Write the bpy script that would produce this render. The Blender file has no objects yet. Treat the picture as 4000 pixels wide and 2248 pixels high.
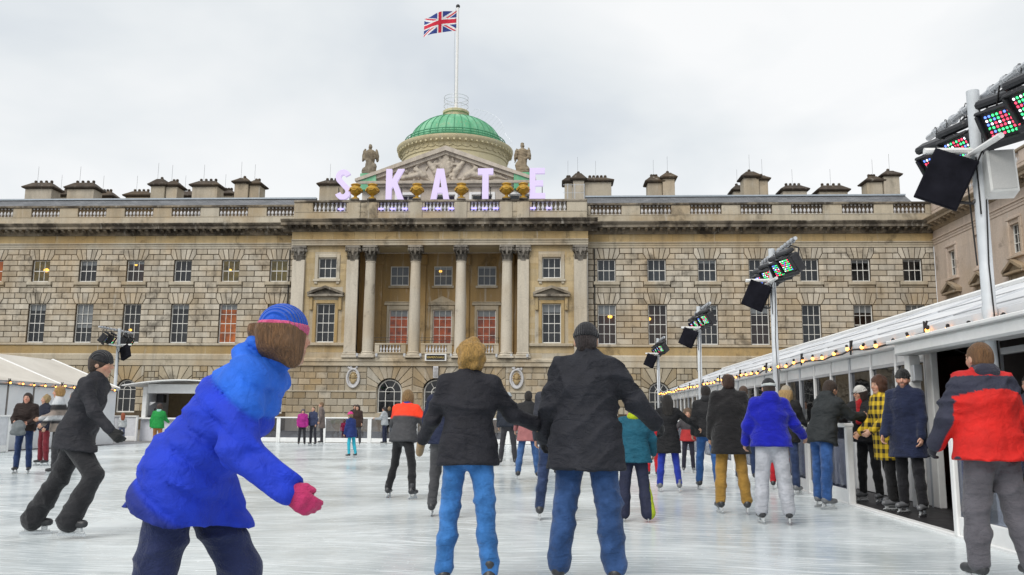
import bpy, math, random
import numpy as np
from mathutils import Matrix, Vector
R = math.radians
random.seed(7)
SC = bpy.context.scene
COL = SC.collection

# ------------------------------------------------------------------ camera
cam = bpy.data.cameras.new('camera'); camo = bpy.data.objects.new('camera', cam); COL.objects.link(camo)
cam.sensor_width = 36; cam.lens = 2136/2576*36; cam.clip_start = .05; cam.clip_end = 2000
camo.matrix_world = (Matrix.Translation((0, 0, 1.2)) @ Matrix.Rotation(R(3.0), 4, 'Z')
                     @ Matrix.Rotation(R(98.72), 4, 'X') @ Matrix.Rotation(R(.45), 4, 'Z'))
SC.camera = camo
SC.view_settings.view_transform = 'Standard'; SC.view_settings.look = 'None'
SC.view_settings.exposure = 0.5; SC.view_settings.gamma = 1; SC.view_settings.use_curve_mapping = False
SC.cycles.max_bounces = 8; SC.cycles.transparent_max_bounces = 16
SC.cycles.caustics_reflective = False; SC.cycles.caustics_refractive = False
SC.cycles.sample_clamp_indirect = 6

# ------------------------------------------------------------------ overcast sky and sun
SKYROT = 250
SUN_EL, SUN_AZ = 46, -150      # azimuth clockwise from +Y: behind the camera, to the left
world = bpy.data.worlds.new('World'); SC.world = world; world.use_nodes = True
nt = world.node_tree; N = nt.nodes; Lk = nt.links
for n in list(N): N.remove(n)
wo = N.new('ShaderNodeOutputWorld'); bg = N.new('ShaderNodeBackground'); bg.inputs[1].default_value = 1.0
sky = N.new('ShaderNodeTexSky'); sky.sky_type = 'NISHITA'; sky.sun_disc = False
sky.sun_elevation = R(SUN_EL); sky.sun_rotation = R(SUN_AZ)
sks = N.new('ShaderNodeVectorMath'); sks.operation = 'SCALE'; sks.inputs['Scale'].default_value = .1
tc = N.new('ShaderNodeTexCoord')
mp = N.new('ShaderNodeMapping'); mp.inputs['Scale'].default_value = (1.0, 1.0, 2.2); mp.inputs['Rotation'].default_value = (0, 0, R(SKYROT)); mp.inputs['Location'].default_value = (.35, .2, .1)
n1 = N.new('ShaderNodeTexNoise'); n1.inputs['Scale'].default_value = 1.7; n1.inputs['Detail'].default_value = 5; n1.inputs['Roughness'].default_value = .5
n1.inputs['Distortion'].default_value = .3
cr = N.new('ShaderNodeValToRGB')
cr.color_ramp.elements[0].position = .28; cr.color_ramp.elements[0].color = (.45, .49, .535, 1)
cr.color_ramp.elements[1].position = .60; cr.color_ramp.elements[1].color = (.70, .705, .705, 1)
e = cr.color_ramp.elements.new(.44); e.color = (.585, .61, .625, 1)
mx = N.new('ShaderNodeMix'); mx.data_type = 'RGBA'; mx.inputs['Factor'].default_value = .95
Lk.new(tc.outputs['Generated'], mp.inputs['Vector']); Lk.new(mp.outputs['Vector'], n1.inputs['Vector'])
Lk.new(n1.outputs['Fac'], cr.inputs['Fac']); Lk.new(sky.outputs['Color'], sks.inputs[0])
Lk.new(sks.outputs['Vector'], mx.inputs['A']); Lk.new(cr.outputs['Color'], mx.inputs['B'])
Lk.new(mx.outputs['Result'], bg.inputs['Color']); Lk.new(bg.outputs['Background'], wo.inputs['Surface'])
sl = bpy.data.lights.new('sun', 'SUN'); sl.energy = 1.5; sl.angle = R(35); sl.color = (1, .96, .9)
so = bpy.data.objects.new('sun', sl); COL.objects.link(so); so.location = (-20, -30, 50)
az = R(SUN_AZ); dv = Vector((math.sin(az)*math.cos(R(SUN_EL)), math.cos(az)*math.cos(R(SUN_EL)), math.sin(R(SUN_EL))))
so.rotation_euler = dv.to_track_quat('Z', 'Y').to_euler()

# ------------------------------------------------------------------ materials
MATS = {}
def newmat(name):
    m = bpy.data.materials.new(name); m.use_nodes = True
    nt = m.node_tree; b = nt.nodes['Principled BSDF']
    return m, nt, b
def nd(nt, typ, **kw):
    n = nt.nodes.new('ShaderNode'+typ)
    for k, v in kw.items():
        if k in n.inputs: n.inputs[k].default_value = v
        else: setattr(n, k, v)
    return n
def lk(nt, a, b): nt.links.new(a, b)
def ramp(nt, fac, stops, interp='LINEAR'):
    r = nt.nodes.new('ShaderNodeValToRGB'); r.color_ramp.interpolation = interp
    el = r.color_ramp.elements
    while len(el) < len(stops): el.new(.5)
    for e, (p, c) in zip(el, stops):
        e.position = p; e.color = (c, c, c, 1) if isinstance(c, (int, float)) else (*c[:3], 1)
    lk(nt, fac, r.inputs['Fac']); return r.outputs['Color']
def mixc(nt, fac, a, b, mode='MIX'):
    m = nt.nodes.new('ShaderNodeMix'); m.data_type = 'RGBA'; m.blend_type = mode; m.clamp_factor = True
    for s, v in (('Factor', fac), ('A', a), ('B', b)):
        if hasattr(v, 'links'): lk(nt, v, m.inputs[s])
        elif isinstance(v, (int, float)): m.inputs[s].default_value = v if s == 'Factor' else (v, v, v, 1)
        else: m.inputs[s].default_value = (*v[:3], 1)
    return m.outputs['Result']
def mth(nt, op, a, b=0.0, c=0.0):
    m = nt.nodes.new('ShaderNodeMath'); m.operation = op
    for i, v in enumerate((a, b, c)):
        if hasattr(v, 'links'): lk(nt, v, m.inputs[i])
        else: m.inputs[i].default_value = v
    return m.outputs[0]
def noise(nt, vec, scale, detail=4, rough=.55, dist=0, stretch=None):
    if stretch:
        mp = nd(nt, 'Mapping'); mp.inputs['Scale'].default_value = stretch; lk(nt, vec, mp.inputs['Vector']); vec = mp.outputs['Vector']
    n = nd(nt, 'TexNoise', Scale=scale, Detail=detail, Roughness=rough, Distortion=dist); lk(nt, vec, n.inputs['Vector'])
    return n.outputs['Fac']
def bump(nt, b, h, strength=.3, dist=.02):
    bp = nd(nt, 'Bump', Strength=strength, Distance=dist); lk(nt, h, bp.inputs['Height']); lk(nt, bp.outputs['Normal'], b.inputs['Normal'])

def plain(name, col, rough=.6, metal=0, var=.12, scale=6, bmp=.0, spec=.5, coat=0):
    """painted / plastic / metal surface with slight uneven colour and gloss"""
    if name in MATS: return MATS[name]
    m, nt, b = newmat(name)
    pos = nd(nt, 'NewGeometry').outputs['Position']
    f = noise(nt, pos, scale, 5, .6)
    dark = tuple(c*(1-var*1.6) for c in col); lite = tuple(min(1, c*(1+var*.6)) for c in col)
    lk(nt, mixc(nt, ramp(nt, f, [(.25, 0), (.75, 1)]), dark, lite), b.inputs['Base Color'])
    lk(nt, ramp(nt, f, [(.2, min(1, rough+.1)), (.8, max(0, rough-.08))]), b.inputs['Roughness'])
    b.inputs['Metallic'].default_value = metal; b.inputs['Specular IOR Level'].default_value = spec
    b.inputs['Coat Weight'].default_value = coat
    if bmp: bump(nt, b, noise(nt, pos, scale*8, 4), bmp, .01)
    MATS[name] = m; return m
def emis(name, col, strength, base=(.05, .05, .05)):
    if name in MATS: return MATS[name]
    m, nt, b = newmat(name)
    b.inputs['Base Color'].default_value = (*base, 1); b.inputs['Emission Color'].default_value = (*col, 1)
    b.inputs['Emission Strength'].default_value = strength; b.inputs['Roughness'].default_value = .4
    MATS[name] = m; return m
def stone(name, pale, tan, soot=.3, ochre=.3, var=.2, streak=1.0):
    """weathered Portland stone: block to block tone, ochre staining, grey runs and soot crust"""
    if name in MATS: return MATS[name]
    m, nt, b = newmat(name)
    g = nd(nt, 'NewGeometry'); pos = g.outputs['Position']; oi = nd(nt, 'ObjectInfo')
    rnd = mth(nt, 'FRACT', mth(nt, 'ADD', mth(nt, 'MULTIPLY', oi.outputs['Random'], 7.3), mth(nt, 'MULTIPLY', g.outputs['Random Per Island'], 5.7)))
    base = mixc(nt, rnd, pale, tan)
    big = noise(nt, pos, .22, 4, .55)
    och = ramp(nt, big, [(.46, 0), (.62, 1)])
    base = mixc(nt, mth(nt, 'MULTIPLY', och, ochre), base, (.40, .25, .09))
    val = nd(nt, 'HueSaturation'); lk(nt, base, val.inputs['Color'])
    rn2 = mth(nt, 'FRACT', mth(nt, 'MULTIPLY', rnd, 13.7))
    lk(nt, mth(nt, 'ADD', 1-var, mth(nt, 'MULTIPLY', rn2, 1.5*var)), val.inputs['Value'])
    base = val.outputs['Color']
    st = noise(nt, pos, 1.0, 6, .62, .2, (1.6, 1.6, .22))
    base = mixc(nt, mth(nt, 'MULTIPLY', ramp(nt, st, [(.45, 0), (.7, 1)]), .35*streak), base, (.15, .135, .11))
    sp = noise(nt, pos, .55, 7, .66, .3)
    base = mixc(nt, mth(nt, 'MULTIPLY', ramp(nt, sp, [(.62-.3*soot, 0), (.74-.25*soot, 1)]), min(1, .55+soot*.5)), base, (.045, .038, .032))
    wh = noise(nt, pos, .9, 5, .6, 0, (3, 3, .35))
    base = mixc(nt, mth(nt, 'MULTIPLY', ramp(nt, wh, [(.60, 0), (.72, 1)]), .5), base, (.56, .53, .47))
    fine = noise(nt, pos, 9, 6, .7)
    base = mixc(nt, .25, base, ramp(nt, fine, [(.3, .25), (.7, 1.0)]), 'MULTIPLY')
    lk(nt, base, b.inputs['Base Color']); b.inputs['Roughness'].default_value = .88; b.inputs['Specular IOR Level'].default_value = .25
    bump(nt, b, mth(nt, 'ADD', noise(nt, pos, 5, 6, .65), mth(nt, 'MULTIPLY', fine, .4)), .35, .03)
    MATS[name] = m; return m
ASH = stone('ashlar_stone', (.63, .58, .49), (.54, .47, .365), .20, .36, .19, 1.35)
ASHJ = stone('joint_stone', (.09, .07, .05), (.08, .06, .042), .2, .2, .1)
ASHG = stone('ground_floor_stone', (.54, .49, .39), (.42, .34, .22), .16, .5, .26)
TRIM = stone('trim_stone', (.57, .52, .425), (.52, .455, .345), .16, .42, .1, .9)
FRIEZE = stone('frieze_stone', (.53, .41, .23), (.47, .34, .165), .16, .5, .12, .9)
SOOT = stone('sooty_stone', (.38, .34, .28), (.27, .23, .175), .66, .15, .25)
BALM = stone('baluster_stone', (.74, .74, .76), (.64, .64, .66), .08, .0, .15, .6)
COLM = stone('column_stone', (.64, .585, .49), (.61, .55, .45), .04, .22, .06, .8)
PINK = stone('pale_range_stone', (.66, .55, .47), (.62, .515, .43), .06, .22, .08, .6)
PINKJ = stone('pale_range_sooty', (.42, .34, .26), (.36, .29, .21), .25, .3, .15)
PEDM = stone('pediment_stone', (.62, .56, .49), (.56, .50, .42), .10, .15, .12)
STAT = stone('statue_stone', (.30, .26, .20), (.26, .225, .17), .35, .2, .2)
CHIM = stone('chimney_stone', (.56, .50, .41), (.50, .44, .34), .08, .3, .12)
CHCAP = stone('chimney_cap_soot', (.085, .066, .05), (.065, .05, .04), .4, .1, .2)
WHITE = plain('white_paint', (.80, .80, .79), .45, var=.06)
SASH = plain('sash_white', (.74, .73, .69), .5, var=.08)
ALU = plain('pale_aluminium', (.55, .57, .60), .35, .4, .06)
BLACK = plain('black_casing', (.018, .018, .022), .45, var=.3, scale=20)
BLKFAB = plain('speaker_cloth', (.012, .012, .018), .9, var=.4, scale=3, spec=.12)
DARKM = plain('dark_metal', (.04, .04, .04), .5, .6)
POLEM = plain('grey_white_pole', (.60, .63, .66), .5, var=.12, scale=2.5)
CABLE = plain('black_cable', (.012, .01, .01), .6)
GREEN = None

def mk_special():
    # verdigris copper
    m, nt, b = newmat('green_copper'); pos = nd(nt, 'NewGeometry').outputs['Position']
    f = noise(nt, pos, .8, 6, .6, .4, (1, 1, .35)); f2 = noise(nt, pos, 3, 5, .6)
    c = mixc(nt, ramp(nt, f, [(.35, 0), (.65, 1)]), (.075, .34, .17), (.22, .52, .33))
    f3 = noise(nt, pos, 2.2, 6, .65, .3, (2.5, 2.5, .18)); c = mixc(nt, mth(nt, 'MULTIPLY', ramp(nt, f3, [(.52, 0), (.68, 1)]), .7), c, (.30, .36, .20))
    c = mixc(nt, mth(nt, 'MULTIPLY', ramp(nt, f2, [(.5, 0), (.75, 1)]), .4), c, (.07, .22, .12))
    lk(nt, c, b.inputs['Base Color']); b.inputs['Roughness'].default_value = .6; MATS['copper'] = m
    m, nt, b = newmat('dark_green_copper'); pos = nd(nt, 'NewGeometry').outputs['Position']
    lk(nt, mixc(nt, noise(nt, pos, 4, 5), (.02, .16, .08), (.06, .30, .16)), b.inputs['Base Color']); b.inputs['Roughness'].default_value = .6; MATS['copper_dark'] = m
    # slate
    m, nt, b = newmat('slate_roof'); pos = nd(nt, 'NewGeometry').outputs['Position']
    br = nd(nt, 'TexBrick', Scale=1.0); br.inputs['Color1'].default_value = (.12, .125, .135, 1); br.inputs['Color2'].default_value = (.17, .175, .185, 1)
    br.inputs['Mortar'].default_value = (.06, .06, .065, 1); br.inputs['Brick Width'].default_value = .5; br.inputs['Row Height'].default_value = .25; br.inputs['Mortar Size'].default_value = .015
    lk(nt, pos, br.inputs['Vector'])
    lk(nt, mixc(nt, .5, br.outputs['Color'], ramp(nt, noise(nt, pos, .7, 6, .65), [(.3, .4), (.7, 1.3)]), 'MULTIPLY'), b.inputs['Base Color']); b.inputs['Roughness'].default_value = .5; MATS['slate'] = m
    MATS['lead'] = plain('lead_ridge', (.40, .45, .50), .4, .2, .1)
    # glazing: thin sheet, partly clear, mirror-like at an angle
    def glass(name, tint, refl):
        m, nt, b = newmat(name); nt.nodes.remove(b); o = nt.nodes['Material Output']
        tr = nd(nt, 'BsdfTransparent'); tr.inputs['Color'].default_value = (*tint, 1)
        gl = nd(nt, 'BsdfGlossy'); gl.inputs['Roughness'].default_value = .03; gl.inputs['Color'].default_value = (.92, .95, 1, 1)
        oi = nd(nt, 'ObjectInfo'); pos = nd(nt, 'NewGeometry').outputs['Position']
        bp = nd(nt, 'Bump', Strength=.12, Distance=.05); lk(nt, noise(nt, pos, 1.3, 2), bp.inputs['Height']); lk(nt, bp.outputs['Normal'], gl.inputs['Normal'])
        lw = nd(nt, 'LayerWeight', Blend=.35)
        f = mth(nt, 'ADD', refl, mth(nt, 'MULTIPLY', lw.outputs['Fresnel'], .38))
        ms = nd(nt, 'MixShader'); lk(nt, f, ms.inputs[0]); lk(nt, tr.outputs[0], ms.inputs[1]); lk(nt, gl.outputs[0], ms.inputs[2])
        lk(nt, ms.outputs[0], o.inputs['Surface']); MATS[name] = m
    glass('window_glass', (.62, .64, .66), .03)
    glass('tent_glazing', (.30, .28, .28), .10)
    glass('barrier_acrylic', (.62, .64, .70), .05)
    # polished old ice: snow powder, blade cuts, wet sheen
    m, nt, b = newmat('rink_ice'); pos = nd(nt, 'NewGeometry').outputs['Position']
    big = noise(nt, pos, .35, 5, .6, .5); mid = noise(nt, pos, 2.4, 6, .65)
    c = mixc(nt, ramp(nt, big, [(.33, 0), (.66, 1)]), (.46, .52, .545), (.68, .73, .745))
    c = mixc(nt, mth(nt, 'MULTIPLY', ramp(nt, mid, [(.48, 0), (.72, 1)]), .42), c, (.78, .82, .83))
    wpn = nd(nt, 'TexNoise', Scale=.22, Detail=1.0); lk(nt, pos, wpn.inputs['Vector'])
    wv = nd(nt, 'VectorMath', operation='MULTIPLY_ADD'); lk(nt, wpn.outputs['Color'], wv.inputs[0]); wv.inputs[1].default_value = (3.2, 3.2, 0); lk(nt, pos, wv.inputs[2]); wpos = wv.outputs['Vector']
    sc = None
    for i, (ang, s, th) in enumerate(((12, 1.0, .69), (-20, 1.3, .69), (38, .9, .68), (-52, 1.1, .67), (78, .8, .66), (96, 1.4, .66), (60, 1.6, .67), (-70, 1.2, .66))):
        mp = nd(nt, 'Mapping'); mp.inputs['Rotation'].default_value = (0, 0, R(ang)); mp.inputs['Scale'].default_value = (.45*s, 17*s, 1); mp.inputs['Location'].default_value = (i*3.1, i*7.7, 0)
        lk(nt, wpos, mp.inputs['Vector'])
        n = noise(nt, mp.outputs['Vector'], 1.6, 3, .6, .25)
        q = ramp(nt, n, [(th-.05, 0), (th, 1)])
        sc = q if sc is None else mth(nt, 'MAXIMUM', sc, q)
    sp = nd(nt, 'TexVoronoi', Scale=11.0); lk(nt, pos, sp.inputs['Vector'])
    chips = mth(nt, 'MULTIPLY', ramp(nt, sp.outputs['Distance'], [(.08, 1), (.14, 0)]), ramp(nt, noise(nt, pos, 1.1, 3), [(.45, 0), (.6, 1)]))
    sc = mth(nt, 'MAXIMUM', sc, chips)
    sc = mth(nt, 'MULTIPLY', sc, ramp(nt, noise(nt, pos, .6, 4), [(.35, .25), (.65, 1)])); c = mixc(nt, mth(nt, 'MULTIPLY', sc, .5), c, (.93, .95, .95))
    lk(nt, c, b.inputs['Base Color'])
    rg = mth(nt, 'ADD', ramp(nt, big, [(.3, .10), (.7, .32)]), mth(nt, 'MULTIPLY', sc, .35))
    lk(nt, rg, b.inputs['Roughness']); b.inputs['IOR'].default_value = 1.31; b.inputs['Specular IOR Level'].default_value = .65
    bump(nt, b, mth(nt, 'ADD', mth(nt, 'MULTIPLY', mid, .5), sc), .22, .006)
    MATS['ice'] = m
    # paving
    m, nt, b = newmat('courtyard_paving'); pos = nd(nt, 'NewGeometry').outputs['Position']
    lk(nt, mixc(nt, noise(nt, pos, 1.5, 6), (.12, .115, .105), (.24, .225, .20)), b.inputs['Base Color']); b.inputs['Roughness'].default_value = .7; MATS['paving'] = m
    # white tent PVC, slightly translucent
    m, nt, b = newmat('tent_fabric'); pos = nd(nt, 'NewGeometry').outputs['Position']
    f = noise(nt, pos, .9, 6, .6, .3)
    lk(nt, mixc(nt, ramp(nt, f, [(.3, 0), (.7, 1)]), (.58, .595, .62), (.72, .725, .735)), b.inputs['Base Color']); b.inputs['Roughness'].default_value = .5
    bump(nt, b, noise(nt, pos, .8, 3), .25, .15); MATS['tent'] = m
    m, nt, b = newmat('aged_tent_fabric'); pos = nd(nt, 'NewGeometry').outputs['Position']
    f = noise(nt, pos, .5, 6, .6, .3)
    lk(nt, mixc(nt, ramp(nt, f, [(.3, 0), (.7, 1)]), (.50, .46, .40), (.68, .64, .57)), b.inputs['Base Color']); b.inputs['Roughness'].default_value = .6; MATS['tent_old'] = m
mk_special()
CREAM = stone('cream_drum', (.66, .60, .40), (.64, .57, .37), .02, .1, .05, .6)
GOLD = plain('gilded_ochre', (.52, .30, .03), .5, .1, .3, 5)
LED_MATS = [emis('led_'+n, c, 1.7) for n, c in (('red', (1, .05, .12)), ('green', (.05, 1, .25)), ('blue', (.12, .25, 1)), ('white', (.9, .9, 1)))]
BULB = emis('amber_bulb', (1, .36, .06), 5)
LAMP = emis('room_lamp', (1, .50, .07), 2.4)
LETTER = emis('letter_face', (.74, .62, .98), .46, (.32, .28, .36))
def lit(m, s):  # makes room walls emit their own colour, imitating lamplight indoors
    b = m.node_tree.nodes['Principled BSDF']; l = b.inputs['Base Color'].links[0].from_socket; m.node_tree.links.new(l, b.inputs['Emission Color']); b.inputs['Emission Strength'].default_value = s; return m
ROOMS = [plain('room_dark', (.10, .10, .10), .8), plain('room_brown', (.16, .08, .05), .8), lit(plain('room_red_glow', (.44, .075, .0), .8, var=.6, scale=1.5), .46),
         lit(plain('room_orange_glow', (.52, .13, .0), .8, var=.55, scale=1.4), .6), plain('room_grey', (.22, .23, .24), .8), lit(plain('room_olive_glow', (.30, .22, .04), .8, var=.62, scale=1.6), .30)]
BLIND = plain('window_blind', (.62, .62, .60), .7)
GLASS = MATS['window_glass']

# ------------------------------------------------------------------ mesh helpers
class MB:
    def __init__(s): s.v = []; s.f = []; s.mi = []; s.m = 0
    def add(s, vs, fs):
        o = len(s.v); s.v += [tuple(p) for p in vs]; s.f += [tuple(i+o for i in f) for f in fs]; s.mi += [s.m]*len(fs); return s
    def box(s, x0, x1, y0, y1, z0, z1):
        return s.add([(x0,y0,z0),(x1,y0,z0),(x1,y1,z0),(x0,y1,z0),(x0,y0,z1),(x1,y0,z1),(x1,y1,z1),(x0,y1,z1)],
                     [(0,3,2,1),(4,5,6,7),(0,1,5,4),(1,2,6,5),(2,3,7,6),(3,0,4,7)])
    def cbox(s, x0, x1, y0, y1, z0, z1, c=.02):
        """box with chamfered edges"""
        c = min(c, .45*(x1-x0), .45*(y1-y0), .45*(z1-z0)); P = []
        for ax in range(3):
            for sx in (0, 1):
                for sy in (0, 1):
                    for sz in (0, 1):
                        p = [(x0, x1)[sx], (y0, y1)[sy], (z0, z1)[sz]]
                        for k, sg in enumerate((sx, sy, sz)):
                            if k != ax: p[k] += c if sg == 0 else -c
                        P.append(p)
        I = lambda ax, a, b, d: ax*8 + a*4 + b*2 + d
        F = []
        F += [(I(0,0,0,0), I(0,0,0,1), I(0,0,1,1), I(0,0,1,0)), (I(0,1,0,0), I(0,1,1,0), I(0,1,1,1), I(0,1,0,1))]
        F += [(I(1,0,0,0), I(1,1,0,0), I(1,1,0,1), I(1,0,0,1)), (I(1,0,1,0), I(1,0,1,1), I(1,1,1,1), I(1,1,1,0))]
        F += [(I(2,0,0,0), I(2,0,1,0), I(2,1,1,0), I(2,1,0,0)), (I(2,0,0,1), I(2,1,0,1), I(2,1,1,1), I(2,0,1,1))]
        for b in (0, 1):
            for d in (0, 1):
                F.append((I(1,0,b,d), I(1,1,b,d), I(2,1,b,d), I(2,0,b,d)))
        for a in (0, 1):
            for d in (0, 1):
                F.append((I(0,a,0,d), I(0,a,1,d), I(2,a,1,d), I(2,a,0,d)))
        for a in (0, 1):
            for b in (0, 1):
                F.append((I(0,a,b,0), I(0,a,b,1), I(1,a,b,1), I(1,a,b,0)))
        for a in (0, 1):
            for b in (0, 1):
                for d in (0, 1): F.append((I(0,a,b,d), I(1,a,b,d), I(2,a,b,d)))
        return s.add(P, F)
    def prism(s, poly, y0, y1, inset=0.0, ch=0.0):
        """polygon in (x,z), counter-clockwise seen from -Y, front at y0, back at y1; optional chamfer towards the front"""
        n = len(poly); vs = [(x, y1, z) for x, z in poly]
        if ch:
            cx = sum(p[0] for p in poly)/n; cz = sum(p[1] for p in poly)/n
            q = []
            for i in range(n):
                a, b, c = poly[i-1], poly[i], poly[(i+1) % n]
                d1 = Vector((b[0]-a[0], b[1]-a[1])); d2 = Vector((c[0]-b[0], c[1]-b[1]))
                if d1.length < 1e-6 or d2.length < 1e-6: q.append(b); continue
                d1.normalize(); d2.normalize()
                n1 = Vector((-d1.y, d1.x)); n2 = Vector((-d2.y, d2.x)); bis = n1+n2
                k = ch/max(.35, bis.length_squared/2)
                q.append((b[0]+bis.x*k, b[1]+bis.y*k))
            vs += [(x, y0+ch, z) for x, z in poly] + [(x, y0, z) for x, z in q]
            fs = [tuple(range(2*n, 3*n))]
            for i in range(n):
                j = (i+1) % n
                fs += [(i, j, n+j, n+i), (n+i, n+j, 2*n+j, 2*n+i)]
        else:
            vs += [(x, y0, z) for x, z in poly]
            fs = [tuple(range(n, 2*n))] + [(i, (i+1) % n, n+(i+1) % n, n+i) for i in range(n)]
        fs.append(tuple(range(n-1, -1, -1)))
        return s.add(vs, fs)
    def profile(s, x0, x1, prof):
        """closed (y,z) outline swept along X"""
        n = len(prof); vs = [(x0, y, z) for y, z in prof] + [(x1, y, z) for y, z in prof]
        fs = [(i, i+n, (i+1) % n+n, (i+1) % n) for i in range(n)] + [tuple(range(n)), tuple(range(2*n-1, n-1, -1))]
        return s.add(vs, fs)
    def lathe(s, prof, n=16, c=(0, 0), sx=1, sy=1, a0=0, a1=2*math.pi):
        """profile [(r,z)] turned about a vertical axis"""
        full = abs(a1-a0-2*math.pi) < 1e-6; m = n if full else n+1; vs = []
        for r, z in prof:
            for k in range(m):
                a = a0+(a1-a0)*k/n; vs.append((c[0]+r*math.cos(a)*sx, c[1]+r*math.sin(a)*sy, z))
        fs = []
        for i in range(len(prof)-1):
            for k in range(n):
                k2 = (k+1) % m if full else k+1
                fs.append((i*m+k, i*m+k2, (i+1)*m+k2, (i+1)*m+k))
        if full:
            if prof[0][0] > 1e-4: fs.append(tuple(range(m-1, -1, -1)))
            if prof[-1][0] > 1e-4: fs.append(tuple((len(prof)-1)*m+k for k in range(m)))
        return s.add(vs, fs)
    def tube(s, pts, r, n=8, r1=None, cap=True):
        pts = [Vector(p) for p in pts]; r1 = r if r1 is None else r1; vs = []; N = len(pts)
        prev = None
        for i, p in enumerate(pts):
            d = (pts[min(i+1, N-1)]-pts[max(i-1, 0)]).normalized()
            if prev is None:
                u = d.orthogonal().normalized()
            else:
                u = (prev-d*prev.dot(d)).normalized()
            prev = u; w = d.cross(u); rr = r+(r1-r)*i/max(1, N-1)
            for k in range(n):
                a = 2*math.pi*k/n; q = p+u*math.cos(a)*rr+w*math.sin(a)*rr; vs.append(q)
        fs = [(i*n+k, i*n+(k+1) % n, (i+1)*n+(k+1) % n, (i+1)*n+k) for i in range(N-1) for k in range(n)]
        if cap: fs += [tuple(range(n-1, -1, -1)), tuple((N-1)*n+k for k in range(n))]
        return s.add(vs, fs)
    def ball(s, c, rx, ry=None, rz=None, n=10, m=6):
        ry = rx if ry is None else ry; rz = rx if rz is None else rz
        vs = [(c[0], c[1], c[2]-rz)]
        for i in range(1, m):
            t = math.pi*i/m-math.pi/2
            for k in range(n):
                a = 2*math.pi*k/n; vs.append((c[0]+rx*math.cos(t)*math.cos(a), c[1]+ry*math.cos(t)*math.sin(a), c[2]+rz*math.sin(t)))
        vs.append((c[0], c[1], c[2]+rz)); L = len(vs)-1
        fs = [(0, 1+(k+1) % n, 1+k) for k in range(n)]
        for i in range(m-2):
            for k in range(n): fs.append((1+i*n+k, 1+i*n+(k+1) % n, 1+(i+1)*n+(k+1) % n, 1+(i+1)*n+k))
        fs += [(L, 1+(m-2)*n+k, 1+(m-2)*n+(k+1) % n) for k in range(n)]
        return s.add(vs, fs)
    def xf(s, M, start=0):
        for i in range(start, len(s.v)): s.v[i] = tuple(M @ Vector(s.v[i]))
        return s
    def mesh(s, name, mats, smooth=False, off=(0, 0, 0)):
        me = bpy.data.meshes.new(name)
        vs = np.array(s.v, float)-np.array(off, float)
        me.from_pydata(vs.tolist(), [], s.f)
        mats = mats if isinstance(mats, (list, tuple)) else [mats]
        for m in mats: me.materials.append(m)
        if len(mats) > 1: me.polygons.foreach_set('material_index', s.mi)
        if smooth:
            me.polygons.foreach_set('use_smooth', [True]*len(me.polygons))
            try: me.set_sharp_from_angle(angle=R(35 if smooth is True else smooth))
            except Exception: pass
        me.update(); return me
WL = {}     # offset of each object's origin in the frame of its top-level thing (or the world)
def tag(o, label=None, cat=None, group=None, kind=None):
    if label: o['label'] = label
    if cat: o['category'] = cat
    if group: o['group'] = group
    if kind: o['kind'] = kind
    return o
def thing(name, loc, label=None, cat=None, group=None, rotz=0):
    o = bpy.data.objects.new(name, None); COL.objects.link(o); o.location = loc; o.rotation_euler = (0, 0, rotz)
    o.empty_display_size = .3; WL[o.name] = Vector(loc); return tag(o, label, cat, group)
def local_root(name, label=None, cat=None, group=None):
    """an Empty built at the origin and moved afterwards"""
    return thing(name, (0, 0, 0), label, cat, group)
def link(name, mb, mats, parent=None, smooth=False, kind=None):
    """mb holds coordinates in the frame the parent was built in"""
    v = np.array(mb.v, float); c = (v.min(0)+v.max(0))/2
    if parent is None: c[2] = v.min(0)[2]
    me = mb.mesh(name, mats, smooth, c)
    o = bpy.data.objects.new(name, me); COL.objects.link(o)
    WL[o.name] = Vector(c)
    if parent: o.parent = parent; o.location = Vector(c)-WL[parent.name]
    else: o.location = c
    if kind: o['kind'] = kind
    return o
def put(name, me, loc, parent=None, scale=None, rot=None):
    """another object on shared mesh data; loc in the frame the parent was built in"""
    o = bpy.data.objects.new(name, me); COL.objects.link(o); WL[o.name] = Vector(loc)
    if parent: o.parent = parent; o.location = Vector(loc)-WL[parent.name]
    else: o.location = loc
    if scale: o.scale = scale
    if rot: o.rotation_euler = rot
    return o
def copy_tree(o, parent=None):
    c = o.copy(); COL.objects.link(c); c.parent = parent
    for ch in o.children: copy_tree(ch, c)
    return c

# ================================================================== the setting
ground = link('ground', MB().box(-400, 400, -200, 600, -.6, -.05), MATS['paving']); tag(ground, kind='structure')
ice = link('ice', MB().box(-17.6, 4.2, -12, 39.05, -.045, 0), MATS['ice']); tag(ice, kind='structure')

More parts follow.
